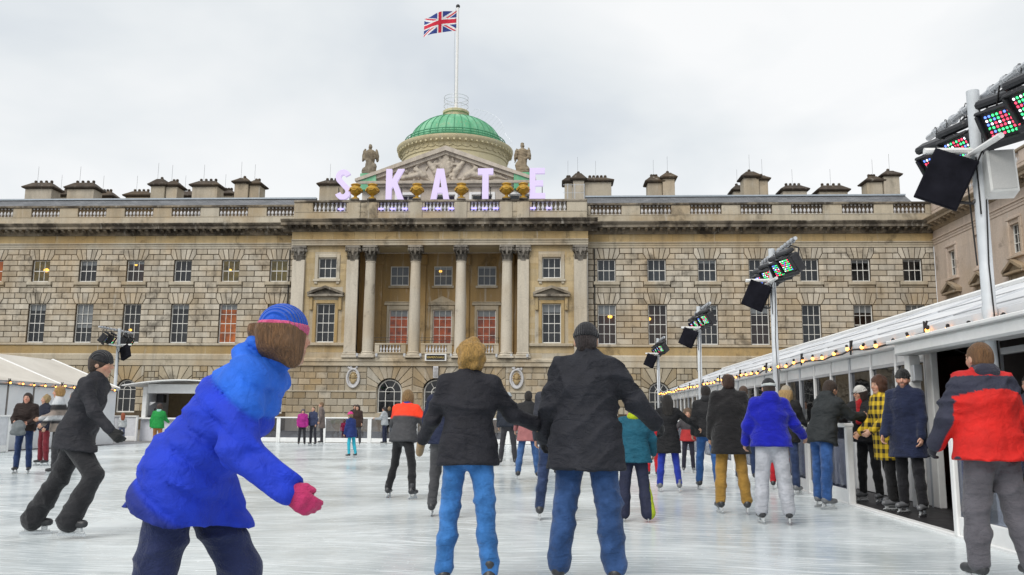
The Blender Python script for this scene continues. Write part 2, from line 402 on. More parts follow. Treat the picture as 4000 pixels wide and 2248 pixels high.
# ------------------------------------------------------------------ building kit
def inset(poly, g):
    n = len(poly); q = []
    for i in range(n):
        a, b, c = poly[i-1], poly[i], poly[(i+1) % n]
        d1 = Vector((b[0]-a[0], b[1]-a[1])); d2 = Vector((c[0]-b[0], c[1]-b[1]))
        if d1.length < 1e-6 or d2.length < 1e-6: continue
        d1.normalize(); d2.normalize(); n1 = Vector((-d1.y, d1.x)); n2 = Vector((-d2.y, d2.x)); bis = n1+n2
        k = g/max(.3, bis.length_squared/2); q.append((b[0]+bis.x*k, b[1]+bis.y*k))
    return q
def area(p): return abs(sum(p[i-1][0]*p[i][1]-p[i][0]*p[i-1][1] for i in range(len(p))))/2
BCACHE = {}
def lay_blocks(polys, yf, proud, mat, parent, name='stone_block', limit=300, ch=.022, gap=.029, back=.06):
    """each polygon of the wall becomes a chamfered stone; the largest are objects, the overflow is one mesh"""
    polys = sorted(polys, key=area, reverse=True); rest = MB()
    for i, p in enumerate(polys):
        q = inset(p, gap)
        if len(q) < 3 or area(q) < .004: continue
        pr = proud+random.uniform(-.008, .008)
        if i < limit:
            x0 = min(a for a, b in q); z0 = min(b for a, b in q)
            key = (mat.name, round(proud, 3), ch, tuple((round(a-x0, 2), round(b-z0, 2)) for a, b in q))
            if key not in BCACHE:
                BCACHE[key] = MB().prism([(a-x0, b-z0) for a, b in q], -proud, back, ch=ch).mesh(name, mat)
            put(name, BCACHE[key], (x0, yf-(pr-proud), z0), parent)
        else: rest.prism(q, yf-pr, yf+back, ch=ch)
    if rest.v: link(name+'_remainder', rest, mat, parent, kind='stuff')
def split(a, b, parts, z0, z1, la=0, lb=0):
    """quads between x=a and x=b; la / lb shift the upper corners of the outer ends"""
    s = sum(parts); xs = [a]
    for p in parts: xs.append(xs[-1]+(b-a)*p/s)
    out = []
    for i in range(len(parts)):
        l = la if i == 0 else 0; r = lb if i == len(parts)-1 else 0
        out.append([(xs[i], z0), (xs[i+1], z0), (xs[i+1]+r, z1), (xs[i]+l, z1)])
    return out
def wall_holes(mb, x0, x1, z0, z1, yf, depth, holes):
    xs = sorted({x0, x1, *[h[0] for h in holes], *[h[1] for h in holes]}); zs = sorted({z0, z1, *[h[2] for h in holes], *[h[3] for h in holes]})
    xs = [x for x in xs if x0 <= x <= x1]; zs = [z for z in zs if z0 <= z <= z1]
    for i in range(len(xs)-1):
        for j in range(len(zs)-1):
            cx, cz = (xs[i]+xs[i+1])/2, (zs[j]+zs[j+1])/2
            if any(h[0] < cx < h[1] and h[2] < cz < h[3] for h in holes): continue
            mb.add([(xs[i], yf, zs[j]), (xs[i+1], yf, zs[j]), (xs[i+1], yf, zs[j+1]), (xs[i], yf, zs[j+1])], [(0, 1, 2, 3)])
    for a, b, c, d in holes:
        y = yf+depth
        mb.add([(a, yf, c), (b, yf, c), (b, yf, d), (a, yf, d), (a, y, c), (b, y, c), (b, y, d), (a, y, d)],
               [(0, 4, 5, 1), (1, 5, 6, 2), (2, 6, 7, 3), (3, 7, 4, 0)])
    return mb
PANE = MB().add([(-.5, 0, -.5), (.5, 0, -.5), (.5, 0, .5), (-.5, 0, .5)], [(0, 1, 2, 3)]).mesh('pane', GLASS)
def sash_window(par, xc, z0, z1, w, yg, rows, cols=3, room=0, blind=0, lamp=None, name='window', rail=None, frame=.07):
    """painted box sash: frame and glazing bars, panes, blind and the room seen through it"""
    x0, x1 = xc-w/2, xc+w/2; mb = MB(); f = frame
    mb.cbox(x0, x0+f, yg-.06, yg+.08, z0, z1, .01).cbox(x1-f, x1, yg-.06, yg+.08, z0, z1, .01)
    mb.cbox(x0+f+.001, x1-f-.001, yg-.06, yg+.08, z1-f, z1, .01).cbox(x0+f+.001, x1-f-.001, yg-.09, yg+.08, z0, z0+f*1.3, .01)
    ix0, ix1, iz0, iz1 = x0+f, x1-f, z0+f*1.3, z1-f
    pw, ph = (ix1-ix0)/cols, (iz1-iz0)/rows; br = .019
    for c in range(1, cols): mb.box(ix0+c*pw-br, ix0+c*pw+br, yg-.032, yg+.03, iz0, iz1)
    for r in range(1, rows):
        t = .030 if r == rows//2 else br
        for c in range(cols): mb.box(ix0+c*pw+(br if c else 0), ix0+(c+1)*pw-(br if c < cols-1 else 0), yg-.036 if r == rows//2 else yg-.03, yg+.028, iz0+r*ph-t, iz0+r*ph+t)
    o = link(name, mb, SASH, par)
    for c in range(cols):
        for r in range(rows):
            put('pane', PANE, (ix0+(c+.5)*pw, yg+.01+random.uniform(-.004, .004), iz0+(r+.5)*ph), o, (pw, 1, ph), (R(random.uniform(-.5, .5)), 0, R(random.uniform(-.5, .5))))
    d = .9; rm = MB(); a, b = x0-.35, x1+.35; c0, c1 = z0-.3, z1+.25; ya, yb = yg+.1, yg+d
    rm.add([(a, ya, c0), (b, ya, c0), (b, ya, c1), (a, ya, c1), (a, yb, c0), (b, yb, c0), (b, yb, c1), (a, yb, c1)],
           [(4, 5, 6, 7), (0, 1, 5, 4), (1, 2, 6, 5), (2, 3, 7, 6), (3, 0, 4, 7)])
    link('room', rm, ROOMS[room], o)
    if not blind and rows > 1 and random.random() < .4: blind = random.choice((.08, .14, .2, .3))
    if blind: link('blind', MB().box(ix0+.02, ix1-.02, yg+.05, yg+.06, iz1-(iz1-iz0)*blind, iz1), BLIND, o)
    if lamp:
        lx, lz, lr = lamp
        link('lamp', MB().ball((xc+lx*w, yg+.45, z0+lz*(z1-z0)), lr, lr, lr*.8), LAMP, o, True)
    return o
def make_baluster():
    p = [(.085, 0), (.085, .06), (.05, .075), (.045, .11), (.075, .17), (.105, .25), (.10, .31), (.065, .42), (.04, .53), (.038, .60), (.06, .625), (.06, .65), (.085, .665), (.085, .74)]
    return MB().lathe(p, 8).mesh('baluster', BALM, True)
BALUSTER = make_baluster()
def modillion_mesh(mat):
    m = MB(); m.profile(-.11, .11, [(0, 0), (0, .25), (-.46, .25), (-.46, .17), (-.42, .11), (-.30, .12), (-.2, .05), (-.1, 0)])
    return m.mesh('modillion', mat)
MOD = modillion_mesh(SOOT)
MODP = modillion_mesh(PINKJ)
def entablature(par, x0, x1, y, za, trim, frieze, corn, mod, ends=(0, 0), zc=None, step=.62):
    """architrave at za, frieze, modillion cornice; ends: extra overhang of the cornice at each end"""
    e0, e1 = ends
    link('architrave', MB().profile(x0, x1, [(y+.5, za), (y-.05, za), (y-.05, za+.2), (y-.09, za+.205), (y-.09, za+.38), (y-.17, za+.4), (y-.17, za+.49), (y-.02, za+.5), (y+.5, za+.5)][::-1]), trim, par)
    n = max(1, round((x1-x0)/1.75)); fr = link('frieze', MB().box(x0+.003, x1-.003, y+.03, y+.5, za+.5, za+1.15), ASHJ, par)
    for i in range(n):
        a, b = x0+(x1-x0)*i/n, x0+(x1-x0)*(i+1)/n
        link('frieze_stone', MB().cbox(a+.006, b-.006, y-.03-random.uniform(0, .006), y+.1, za+.503, za+1.146, .008), frieze, fr)
    co = link('cornice', MB().profile(x0-e0, x1+e1, [(y+.5, za+1.15), (y-.10, za+1.15), (y-.16, za+1.25), (y-.26, za+1.33), (y-.26, za+1.60), (y-.80, za+1.60), (y-.80, za+1.82), (y-.86, za+1.86), (y-.98, za+2.02), (y-.98, za+2.08), (y-.1, za+2.16), (y+.5, za+2.16)][::-1]), corn, par)
    k = int((x1-x0+e0+e1-.3)/step); s0 = x0-e0+((x1-x0+e0+e1)-(k-1)*step)/2
    for i in range(k): put('modillion', mod, (s0+i*step, y-.262, za+1.345), co)
def balustrade(par, groups, x0, x1, y, zp, trim, cop, nb=8, z_b=None):
    """plinth course, dies, baluster groups and coping"""
    pl = link('parapet_plinth', MB().cbox(x0, x1, y-.12, y+.5, zp, zp+.60, .02), trim, par)
    zb = zp+.60; h = .78; edges = [x0]
    ba = link('parapet_rail', MB().cbox(x0, x1, y-.14, y+.34, zb+.001, zb+.08, .015), trim, par)
    for a, b in groups:
        if edges[-1] < a: link('parapet_pier', MB().cbox(edges[-1]+.002, a, y-.115, y+.3, zb+.081, zb+h+.079, .015), trim, ba)
        edges.append(b); s = (b-a)/nb
        for i in range(nb): put('baluster', BALUSTER, (a+(i+.5)*s, y+.08, zb+.08), ba, (1.3, 1.3, h/.74))
    if edges[-1] < x1: link('parapet_pier', MB().cbox(edges[-1], x1-.002, y-.115, y+.3, zb+.081, zb+h+.079, .015), trim, ba)
    link('coping', MB().cbox(x0-.03, x1+.03, y-.20, y+.40, zb+h+.08, zb+h+.27, .03), cop, par)
def chimney(par, x0, x1, zb, zc, zt, y, d=1.4, pots=4, rod=True):
    """stack, corbelled sooty cap with sloping sides, stub pots and lightning rod"""
    c = link('chimney', MB().cbox(x0, x1, y, y+d, zb, zc, .03), CHIM, par)
    o = .22; h = zt-zc; m = MB()
    def ring(e, z, t=0):
        return [(x0-e+t, y-e+t, z), (x1+e-t, y-e+t, z), (x1+e-t, y+d+e-t, z), (x0-e+t, y+d+e-t, z)]
    ins = min(.42, .26*(x1-x0)); lv = [ring(.02, zc-.05), ring(o, zc+.03), ring(o+.05, zc+.14), ring(o-.02, zc+.20), ring(-ins*.75, zt-.08), ring(-ins, zt)]
    vs = sum(lv, []); fs = [(4*i+k, 4*i+(k+1) % 4, 4*i+4+(k+1) % 4, 4*i+4+k) for i in range(len(lv)-1) for k in range(4)] + [(20, 21, 22, 23), (3, 2, 1, 0)]
    m.add(vs, fs); link('chimney_cap', m, CHCAP, c)
    for i in range(pots):
        px = x0+ins+.1+(x1-x0-2*ins-.2)*((i+.5)/pots if pots < 2 else i/(pots-1))
        link('chimney_pot', MB().lathe([(.13, zt-.05), (.13, zt+.12), (.15, zt+.15), (.12, zt+.26), (.05, zt+.30)], 8, (px, y+d/2)), CHCAP, c, True)
    if rod: link('lightning_rod', MB().tube([(x0+(x1-x0)*.42, y+.1, zt-.1), (x0+(x1-x0)*.42, y+.1, zt+1.5)], .011, 4), DARKM, c)
def flat_arch(xc, zb, h):
    """five fanned voussoirs over a window"""
    out = []
    B = [-.84, -.50, -.17, .17, .50, .84]; T = [-1.10, -.76, -.28, .28, .76, 1.10]
    for i in range(5):
        p = [(xc+B[i], zb), (xc+B[i+1], zb), (xc+T[i+1], zb+2*h), (xc+T[i], zb+2*h)]
        if i == 0: p = [(xc+B[0], zb), (xc+B[1], zb), (xc+T[1], zb+2*h), (xc+T[0], zb+2*h), (xc-1.10, zb+h*1.0)]
        if i == 4: p = [(xc+B[4], zb), (xc+B[5], zb), (xc+1.10, zb+h*1.0), (xc+T[5], zb+2*h), (xc+T[4], zb+2*h)]
        out.append(p)
    return out
def round_arch(xc, zs, r, hw, top, n=9):
    """radial voussoirs from a round opening out to a rectangle"""
    out = []; kw = .16
    ang = [math.pi*k/n for k in range(n+1)]
    def hit(a):
        c, s = math.cos(a), math.sin(a); t = min(hw/abs(c) if abs(c) > 1e-6 else 1e9, (top-zs)/s if s > 1e-6 else 1e9)
        return (xc+c*t, zs+s*t)
    for k in range(n):
        a0, a1 = ang[k], ang[k+1]
        p = [(xc+r*math.cos(a0), zs+r*math.sin(a0)), hit(a0)]
        for sx in (1, -1):
            ca = math.atan2(top-zs, sx*hw)
            if a0+.01 < ca < a1-.01: p.append((xc+sx*hw, top))
        p += [hit(a1), (xc+r*math.cos(a1), zs+r*math.sin(a1))]
        am = (a0+a1)/2
        p.append((xc+r*math.cos(am), zs+r*math.sin(am)))
        out.append(p)
    return out
def arch_window(par, xc, z0, zs, r, yg, name='arched_window', room=0):
    """semicircular headed window with radial bars"""
    mb = MB(); t = .045
    arc = [(xc+(r-.05)*math.cos(math.pi*k/16), yg, zs+(r-.05)*math.sin(math.pi*k/16)) for k in range(17)]
    mb.tube([(xc+r-.05, yg, z0)]+arc+[(xc-r+.05, yg, z0)], .06, 6)
    ri = r*.36
    arc2 = [(xc+ri*math.cos(math.pi*k/10), yg, zs+ri*math.sin(math.pi*k/10)) for k in range(11)]
    mb.tube([(xc+ri, yg, z0)]+arc2+[(xc-ri, yg, z0)], .032, 6)
    for a in (60, 120):
        mb.tube([(xc+ri*math.cos(R(a)), yg, zs+ri*math.sin(R(a))), (xc+(r-.05)*math.cos(R(a)), yg, zs+(r-.05)*math.sin(R(a)))], .024, 5)
    for z in (zs, zs-.75): mb.tube([(xc-r+.05, yg, z), (xc+r-.05, yg, z)], .022, 5)
    mb.box(xc-r, xc+r, yg-.06, yg+.06, z0-.05, z0+.06)
    o = link(name, mb, SASH, par)
    pl = [(xc-r+.02, z0), (xc+r-.02, z0)]+[(xc+(r-.02)*math.cos(math.pi*k/16), zs+(r-.02)*math.sin(math.pi*k/16)) for k in range(17)]
    g = MB().add([(a, yg+.03, b) for a, b in pl], [tuple(range(len(pl)))]); link('pane', g, GLASS, o)
    rm = MB(); a, b, ya, yb, c0, c1 = xc-r-.1, xc+r+.1, yg+.1, yg+1.2, z0-.2, zs+r+.1
    rm.add([(a, ya, c0), (b, ya, c0), (b, ya, c1), (a, ya, c1), (a, yb, c0), (b, yb, c0), (b, yb, c1), (a, yb, c1)], [(4, 5, 6, 7), (0, 1, 5, 4), (1, 2, 6, 5), (2, 3, 7, 6), (3, 0, 4, 7)])
    link('room', rm, ROOMS[room], o)
def pilaster_base(mb, x0, x1, y0, z0):
    mb.cbox(x0-.16, x1+.16, y0-.16, y0+.3, z0, z0+.2, .015).cbox(x0-.10, x1+.10, y0-.10, y0+.3, z0+.2, z0+.36, .05).cbox(x0-.05, x1+.05, y0-.05, y0+.3, z0+.36, z0+.5, .04)

# ------------------------------------------------------------------ the two rusticated wings
ZB, CH = 7.2, .475
def wing(name, label, x0, x1, centres, styles, groups, chims, yw=70.0):
    root = thing(name, ((x0+x1)/2, yw, 0), label, 'building')
    holes = []; rects = []
    for c in centres:
        holes += [(c-.75, c+.75, ZB+.02, ZB+7*CH), (c-.75, c+.75, ZB+11*CH+.02, ZB+15*CH), (c-.82, c+.82, 1.4, 4.14)]
    wall = link('wall', wall_holes(MB(), x0, x1, 0, 19.0, yw, .32, holes), ASHJ, root)
    polys = []
    def piers(half): 
        cs = sorted(centres); xs = [x0]
        for c in cs: xs += [c-half, c+half]
        xs.append(x1); return [(xs[i], xs[i+1]) for i in range(0, len(xs), 2) if xs[i+1]-xs[i] > .12]
    for r in range(17):
        z0, z1 = ZB+r*CH, ZB+(r+1)*CH; j = r % 2; sl = 0
        if r in (7, 15): half, sl = .84, .26
        elif r in (8, 16, 10): half = 1.11
        elif r == 9: half = None
        else: half = .755
        if half is None:
            n = int(round((x1-x0)/1.04)); jit = [random.choice((.85, 1.1, 1.2)) for _ in range(n)]
            polys += split(x0, x1, jit, z0, z1); continue
        for a, b in piers(half):
            w = b-a; la = sl if a != x0 else 0; lb = -sl if b != x1 else 0
            if w > 2.2: parts = [1, 1] if j == 0 else [.55, 1.1, .55]
            elif w > 1.3: parts = [1, 1]
            elif w > .7: parts = [1.0, .6] if j else [1]
            else: parts = [1]
            if sl and w > 1.2: parts = [.7, 1.1, .7]
            if w < .75: la = lb = 0
            polys += split(a, b, parts, z0, z1, la, lb)
    for c in centres: polys += flat_arch(c, ZB+7*CH, CH) + flat_arch(c, ZB+15*CH, CH)
    polys = [p for p in polys if max(q[0] for q in p) <= x1+.01 and min(q[0] for q in p) >= x0-.01]
    lay_blocks(polys, yw, .055, ASH, wall)
    # ground floor rustication
    gp = []; zr = [1.2, 1.9, 2.55, 3.2]
    for c in centres: gp += round_arch(c, 3.3, .84, 1.45, 5.3, 9)
    def gpiers(h):
        cs = sorted(centres); xs = [x0]
        for c in cs: xs += [c-h, c+h]
        xs.append(x1); return [(xs[i], xs[i+1]) for i in range(0, len(xs), 2) if xs[i+1]-xs[i] > .2]
    for r in range(4):
        z0 = 3.3+r*.5
        for a, b in gpiers(1.45): gp += split(a, b, [1, 1] if r % 2 else [.6, 1, .6], z0, z0+.5) if b-a > .9 else split(a, b, [1], z0, z0+.5)
    for r in range(3):
        z0 = 1.5+r*.6
        for a, b in gpiers(.84): gp += split(a, b, [1, 1, 1] if r % 2 else [.6, 1, 1, .6], z0, z0+.6) if b-a > .9 else split(a, b, [1], z0, z0+.6)
    gw = link('ground_floor_wall', MB().box(x0, x1, yw+.4, yw+.6, 0, .8), ASHJ, root)
    lay_blocks([p for p in gp if max(q[0] for q in p) <= x1+.01 and min(q[0] for q in p) >= x0-.01], yw, .07, ASHG, gw, 'rusticated_block', 260, .03, .022)
    for c in centres: arch_window(root, c, 1.45, 3.3, .82, yw+.22)
    # string courses, plain band, sills
    link('plain_band', MB().cbox(x0, x1, yw-.06, yw+.2, 6.32, 7.0, .01), FRIEZE, root)
    link('string_course', MB().profile(x0, x1, [(yw+.2, 5.32), (yw-.12, 5.32), (yw-.12, 5.8), (yw-.16, 5.82), (yw-.16, 6.2), (yw-.1, 6.318), (yw+.2, 6.318)][::-1]), TRIM, root)
    link('sill_course', MB().cbox(x0, x1, yw-.16, yw+.2, 7.002, 7.198, .03), TRIM, root)
    for i, c in enumerate(centres):
        zl = ZB+11*CH
        link('window_sill', MB().cbox(c-1.08, c+1.08, yw-.20, yw+.2, zl-.27, zl+.015, .03).cbox(c-1.04, c+1.04, yw-.05, yw+.1, zl-CH+.02, zl-.272, .01), TRIM, root)
        (r1, b1, l1), (r2, b2, l2) = styles[i]
        sash_window(root, c, ZB+11*CH+.02, ZB+15*CH, 1.5, yw+.20, 2, 3, r1, b1, l1)
        sash_window(root, c, ZB+.02, ZB+7*CH, 1.5, yw+.20, 4, 3, r2, b2, l2)
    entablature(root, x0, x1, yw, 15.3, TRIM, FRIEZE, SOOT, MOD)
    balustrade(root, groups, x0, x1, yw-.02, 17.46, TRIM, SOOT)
    for dx in ((x1-.6,) if x1 < 0 else (x0+.55,)):
        link('downpipe', MB().tube([(dx, yw-.14, 5.4), (dx, yw-.14, 15.2)], .05, 6), DARKM, root)
    rf = link('roof', MB().profile(x0, x1, [(yw+.9, 18.3), (yw+5, 21.0), (yw+9, 18.3)][::-1]), MATS['slate'], root)
    link('roof_ridge', MB().box(x0, x1, yw+4.75, yw+5.25, 20.93, 21.07), MATS['lead'], rf)
    link('gutter', MB().box(x0, x1, yw+.5, yw+.95, 17.6, 18.32), MATS['lead'], rf)
    for (a, b, zc, zt, pots, y) in chims: chimney(root, a, b, 18.8, zc, zt, yw+y, 1.5, pots)
    return root
def S(r=0, b=0, l=None): return (r, b, l)
lc = [-48.55, -44.37, -40.2, -36.03, -31.87, -27.7, -23.53]
wing('palace_wing', 'rusticated stone wing with lit yellow and orange windows behind the white kiosk', -52.2, -22.0, lc,
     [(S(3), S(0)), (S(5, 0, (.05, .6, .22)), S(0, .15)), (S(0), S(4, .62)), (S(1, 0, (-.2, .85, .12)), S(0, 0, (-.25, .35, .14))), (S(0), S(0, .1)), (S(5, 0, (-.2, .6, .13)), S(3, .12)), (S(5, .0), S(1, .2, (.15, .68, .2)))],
     [(c-1.27, c+1.27) for c in lc], [(-50.80, -48.18, 22.56, 23.25, 4, 6.5), (-49.72, -48.42, 22.58, 23.28, 1, 9.5), (-46.65, -44.01, 22.50, 23.22, 4, 6.5), (-45.60, -43.89, 22.46, 23.18, 3, 9.5), (-42.46, -40.08, 22.51, 23.16, 4, 9.5), (-38.38, -37.03, 22.68, 23.46, 1, 6.3), (-36.99, -35.90, 22.67, 23.29, 2, 6.5), (-37.23, -35.62, 22.42, 23.13, 1, 9.5), (-34.46, -31.99, 22.66, 23.31, 4, 6.5), (-33.17, -31.64, 22.60, 23.24, 3, 9.5), (-30.30, -28.98, 22.89, 23.51, 1, 6.3), (-28.93, -27.92, 22.75, 23.30, 2, 6.5), (-22.22, -19.97, 22.68, 23.30, 4, 6.5)])
rc = [4.2+4.155*k for k in range(7)]
wing('palace_wing', 'rusticated stone wing of grey windows above the long white marquee', 2.65, 30.92, rc,
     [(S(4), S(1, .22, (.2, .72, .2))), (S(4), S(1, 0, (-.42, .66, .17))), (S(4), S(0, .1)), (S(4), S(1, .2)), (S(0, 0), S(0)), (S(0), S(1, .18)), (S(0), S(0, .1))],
     [(c-1.3, c+1.3) for c in rc], [(.81, 1.53, 22.79, 23.41, 2, 6.5), (1.57, 2.60, 22.93, 23.69, 1, 6.2), (2.64, 5.11, 22.85, 23.39, 5, 6.5), (8.45, 9.76, 22.74, 23.45, 3, 6.5), (9.80, 10.90, 23.06, 23.70, 1, 6.3), (16.91, 17.76, 22.72, 23.35, 1, 9.5), (17.15, 18.53, 23.11, 23.79, 1, 6.3), (18.57, 19.39, 22.91, 23.42, 1, 6.5), (21.52, 23.76, 22.72, 23.35, 4, 9.5), (24.92, 27.55, 22.64, 23.32, 4, 9.5), (28.28, 29.66, 22.68, 23.31, 3, 6.5), (29.72, 31.10, 23.16, 23.76, 1, 6.3)])

# ================================================================== soft-body kit: smooth unions of tapered limbs, meshed by surface nets
V3 = lambda *a: np.array(a, float)
def unit(v): v = np.asarray(v, float); return v/max(1e-9, np.linalg.norm(v))
class Cone:
    def __init__(s, a, b, ra, rb, k=.03, flat=None):
        s.a, s.b, s.ra, s.rb, s.k, s.flat = V3(*a), V3(*b), ra, rb, k, flat; s.op = 0
        e = max(ra, rb)*(max(1, flat[1]) if flat else 1)+k; s.lo = np.minimum(s.a, s.b)-e; s.hi = np.maximum(s.a, s.b)+e
    def ev(s, X, Y, Z):
        px, py, pz = X-s.a[0], Y-s.a[1], Z-s.a[2]; d = s.b-s.a; L = max(1e-9, d@d)
        t = np.clip((px*d[0]+py*d[1]+pz*d[2])/L, 0, 1)
        px, py, pz = px-t*d[0], py-t*d[1], pz-t*d[2]
        q = px*px+py*py+pz*pz
        if s.flat is not None:
            u, f = s.flat; c = px*u[0]+py*u[1]+pz*u[2]; q = q+c*c*(1/(f*f)-1)
        return np.sqrt(np.maximum(q, 0))-(s.ra+(s.rb-s.ra)*t)
class Ell:
    def __init__(s, c, r, M=None, k=.02, op=0):
        s.c, s.r, s.k, s.op = V3(*c), V3(*r), k, op; s.M = np.eye(3) if M is None else M
        e = (np.abs(s.M)*s.r[None, :]).sum(1)+k; s.lo = s.c-e; s.hi = s.c+e
    def ev(s, X, Y, Z):
        px, py, pz = X-s.c[0], Y-s.c[1], Z-s.c[2]; q = 0; M = s.M
        for i in range(3): q = q+((px*M[0, i]+py*M[1, i]+pz*M[2, i])/s.r[i])**2
        return (np.sqrt(q)-1)*s.r.min()
class Cut:
    """keep what lies on the side of p that n points to"""
    def __init__(s, p, n): s.p, s.n = V3(*p), unit(n); s.op = 2
def axis(lo, hi, base, fines=()):
    x = lo; out = [x]
    while x < hi:
        h = base
        for a, b, f in fines:
            if a-base < x < b: h = min(h, f)
        x += h; out.append(x)
    return np.array(out, np.float32)
def wobble(X, Y, Z, seed):
    r = np.random.RandomState(seed); n = 0
    for fr, am in ((9, 1.), (17, .7), (31, .45)):
        d = r.normal(size=(3, 3)); d /= np.linalg.norm(d, axis=1)[:, None]; ph = r.uniform(0, 6.28, 3)
        a = [np.sin(fr*(X*d[i, 0]+Y*d[i, 1]+Z*d[i, 2])+ph[i]) for i in range(3)]
        n = n+am*(a[0]*a[1]+.5*a[2])
    return n
def folds(X, Y, Z, seed):
    """creased cloth: slanting ridges that come and go"""
    r = np.random.RandomState(seed); n = 0
    def lown(fr):
        d = r.normal(size=(3, 3)); d /= np.linalg.norm(d, axis=1)[:, None]; ph = r.uniform(0, 6.28, 3)
        a = [np.sin(fr*(X*d[i, 0]+Y*d[i, 1]+Z*d[i, 2])+ph[i]) for i in range(3)]
        return a[0]*a[1]+.5*a[2]
    out = .35*lown(8)
    for fr, am, ex in ((11, 1.5, 2.4), (19, 1.1, 2.2), (34, .45, 1.6)):
        sx, sy = r.uniform(-.7, .7, 2); h = np.sin(fr*(Z+sx*X+sy*Y)+2.6*lown(5)+r.uniform(0, 6)); m = np.clip(.35+1.1*lown(6), 0, 1.2)
        out = out-am*m*(1-np.abs(h))**ex
    return out
def surfnet(f, ax):
    s = f < 0; nx, ny, nz = f.shape
    c = np.zeros((nx-1, ny-1, nz-1), np.int8); offs = [(i, j, k) for i in (0, 1) for j in (0, 1) for k in (0, 1)]
    for i, j, k in offs: c += s[i:nx-1+i, j:ny-1+j, k:nz-1+k]
    mask = (c > 0) & (c < 8); cells = np.argwhere(mask); n = len(cells)
    idx = np.full(mask.shape, -1, np.int32); idx[mask] = np.arange(n)
    val = np.stack([f[cells[:, 0]+i, cells[:, 1]+j, cells[:, 2]+k] for i, j, k in offs], 1)
    acc = np.zeros((n, 3)); cnt = np.zeros(n); O = np.array(offs, float)
    for a in range(8):
        for b in range(a+1, 8):
            if np.abs(O[a]-O[b]).sum() != 1: continue
            va, vb = val[:, a], val[:, b]; x = (va < 0) != (vb < 0)
            t = np.where(x, va/np.where(x, va-vb, 1), 0)
            acc += np.where(x[:, None], O[a]+t[:, None]*(O[b]-O[a]), 0); cnt += x
    loc = acc/np.maximum(cnt, 1)[:, None]
    V = np.stack([ax[d][cells[:, d]]+loc[:, d]*(ax[d][cells[:, d]+1]-ax[d][cells[:, d]]) for d in range(3)], 1)
    Q = []
    for d in range(3):
        e1, e2 = (d+1) % 3, (d+2) % 3
        A = [slice(None)]*3; B = [slice(None)]*3
        A[d] = slice(0, -1); B[d] = slice(1, None)
        for e in (e1, e2): A[e] = slice(1, -1); B[e] = slice(1, -1)
        sa, sb = s[tuple(A)], s[tuple(B)]; p = np.argwhere(sa != sb)
        if not len(p): continue
        flip = sa[tuple(p.T)]; q = p.copy(); q[:, e1] += 1; q[:, e2] += 1
        def cell(o1, o2):
            r = q.copy(); r[:, e1] += o1; r[:, e2] += o2; return idx[tuple(r.T)]
        c00, c10, c11, c01 = cell(-1, -1), cell(0, -1), cell(0, 0), cell(-1, 0)
        qd = np.stack([c00, c10, c11, c01], 1); qd[~flip] = qd[~flip][:, ::-1]; Q.append(qd)
    return V, np.concatenate(Q)
def sdf_mesh(name, prims, mat, base=.016, fines=None, amp=0, seed=1, colour=None, pad=.02, fold=False, extra=None):
    adds = [p for p in prims if p.op == 0]
    lo = np.min([p.lo for p in adds], 0)-pad; hi = np.max([p.hi for p in adds], 0)+pad
    fines = fines or ((), (), ())
    ax = [axis(lo[d], hi[d], base, fines[d]) for d in range(3)]
    f = np.full([len(a) for a in ax], .5, np.float32)
    G = [ax[0][:, None, None], ax[1][None, :, None], ax[2][None, None, :]]
    for p in prims:
        if p.op == 2:
            h = (p.p[0]-G[0])*p.n[0]+(p.p[1]-G[1])*p.n[1]+(p.p[2]-G[2])*p.n[2]
            np.maximum(f, h, out=f); continue
        m = .03; sl = []
        for d in range(3):
            a = np.searchsorted(ax[d], p.lo[d]-m); b = np.searchsorted(ax[d], p.hi[d]+m); sl.append(slice(max(0, a-1), min(len(ax[d]), b+1)))
        sl = tuple(sl); g = [G[0][sl[0]], G[1][:, sl[1]], G[2][:, :, sl[2]]]
        d = p.ev(*g); sub = f[sl]; k = p.k
        if p.op == 0:
            h = np.maximum(k-np.abs(sub-d), 0)/k; f[sl] = np.minimum(sub, d)-h*h*k*.25
        else:
            h = np.maximum(k-np.abs(sub+d), 0)/k; f[sl] = np.maximum(sub, -d)+h*h*k*.25
    if amp: f += amp*(folds if fold else wobble)(G[0], G[1], G[2], seed)
    if extra is not None: f += extra(G[0], G[1], G[2])
    for sl in ((0, ...), (-1, ...), (slice(None), 0), (slice(None), -1), (..., 0), (..., -1)): f[sl] = np.maximum(f[sl], .01)
    V, Q = surfnet(f, ax)
    me = bpy.data.meshes.new(name); me.vertices.add(len(V)); me.vertices.foreach_set('co', V.astype(np.float32).ravel())
    me.loops.add(len(Q)*4); me.loops.foreach_set('vertex_index', Q.astype(np.int32).ravel())
    me.polygons.add(len(Q)); me.polygons.foreach_set('loop_start', np.arange(0, len(Q)*4, 4, dtype=np.int32)); me.polygons.foreach_set('loop_total', np.full(len(Q), 4, np.int32))
    me.polygons.foreach_set('use_smooth', np.ones(len(Q), bool)); me.update(calc_edges=True); me.materials.append(mat)
    if colour is not None:
        at = me.attributes.new('Col', 'FLOAT_COLOR', 'POINT'); c = colour(V); c = np.concatenate([c, np.ones((len(c), 1))], 1)
        at.data.foreach_set('color', c.astype(np.float32).ravel())
    return me

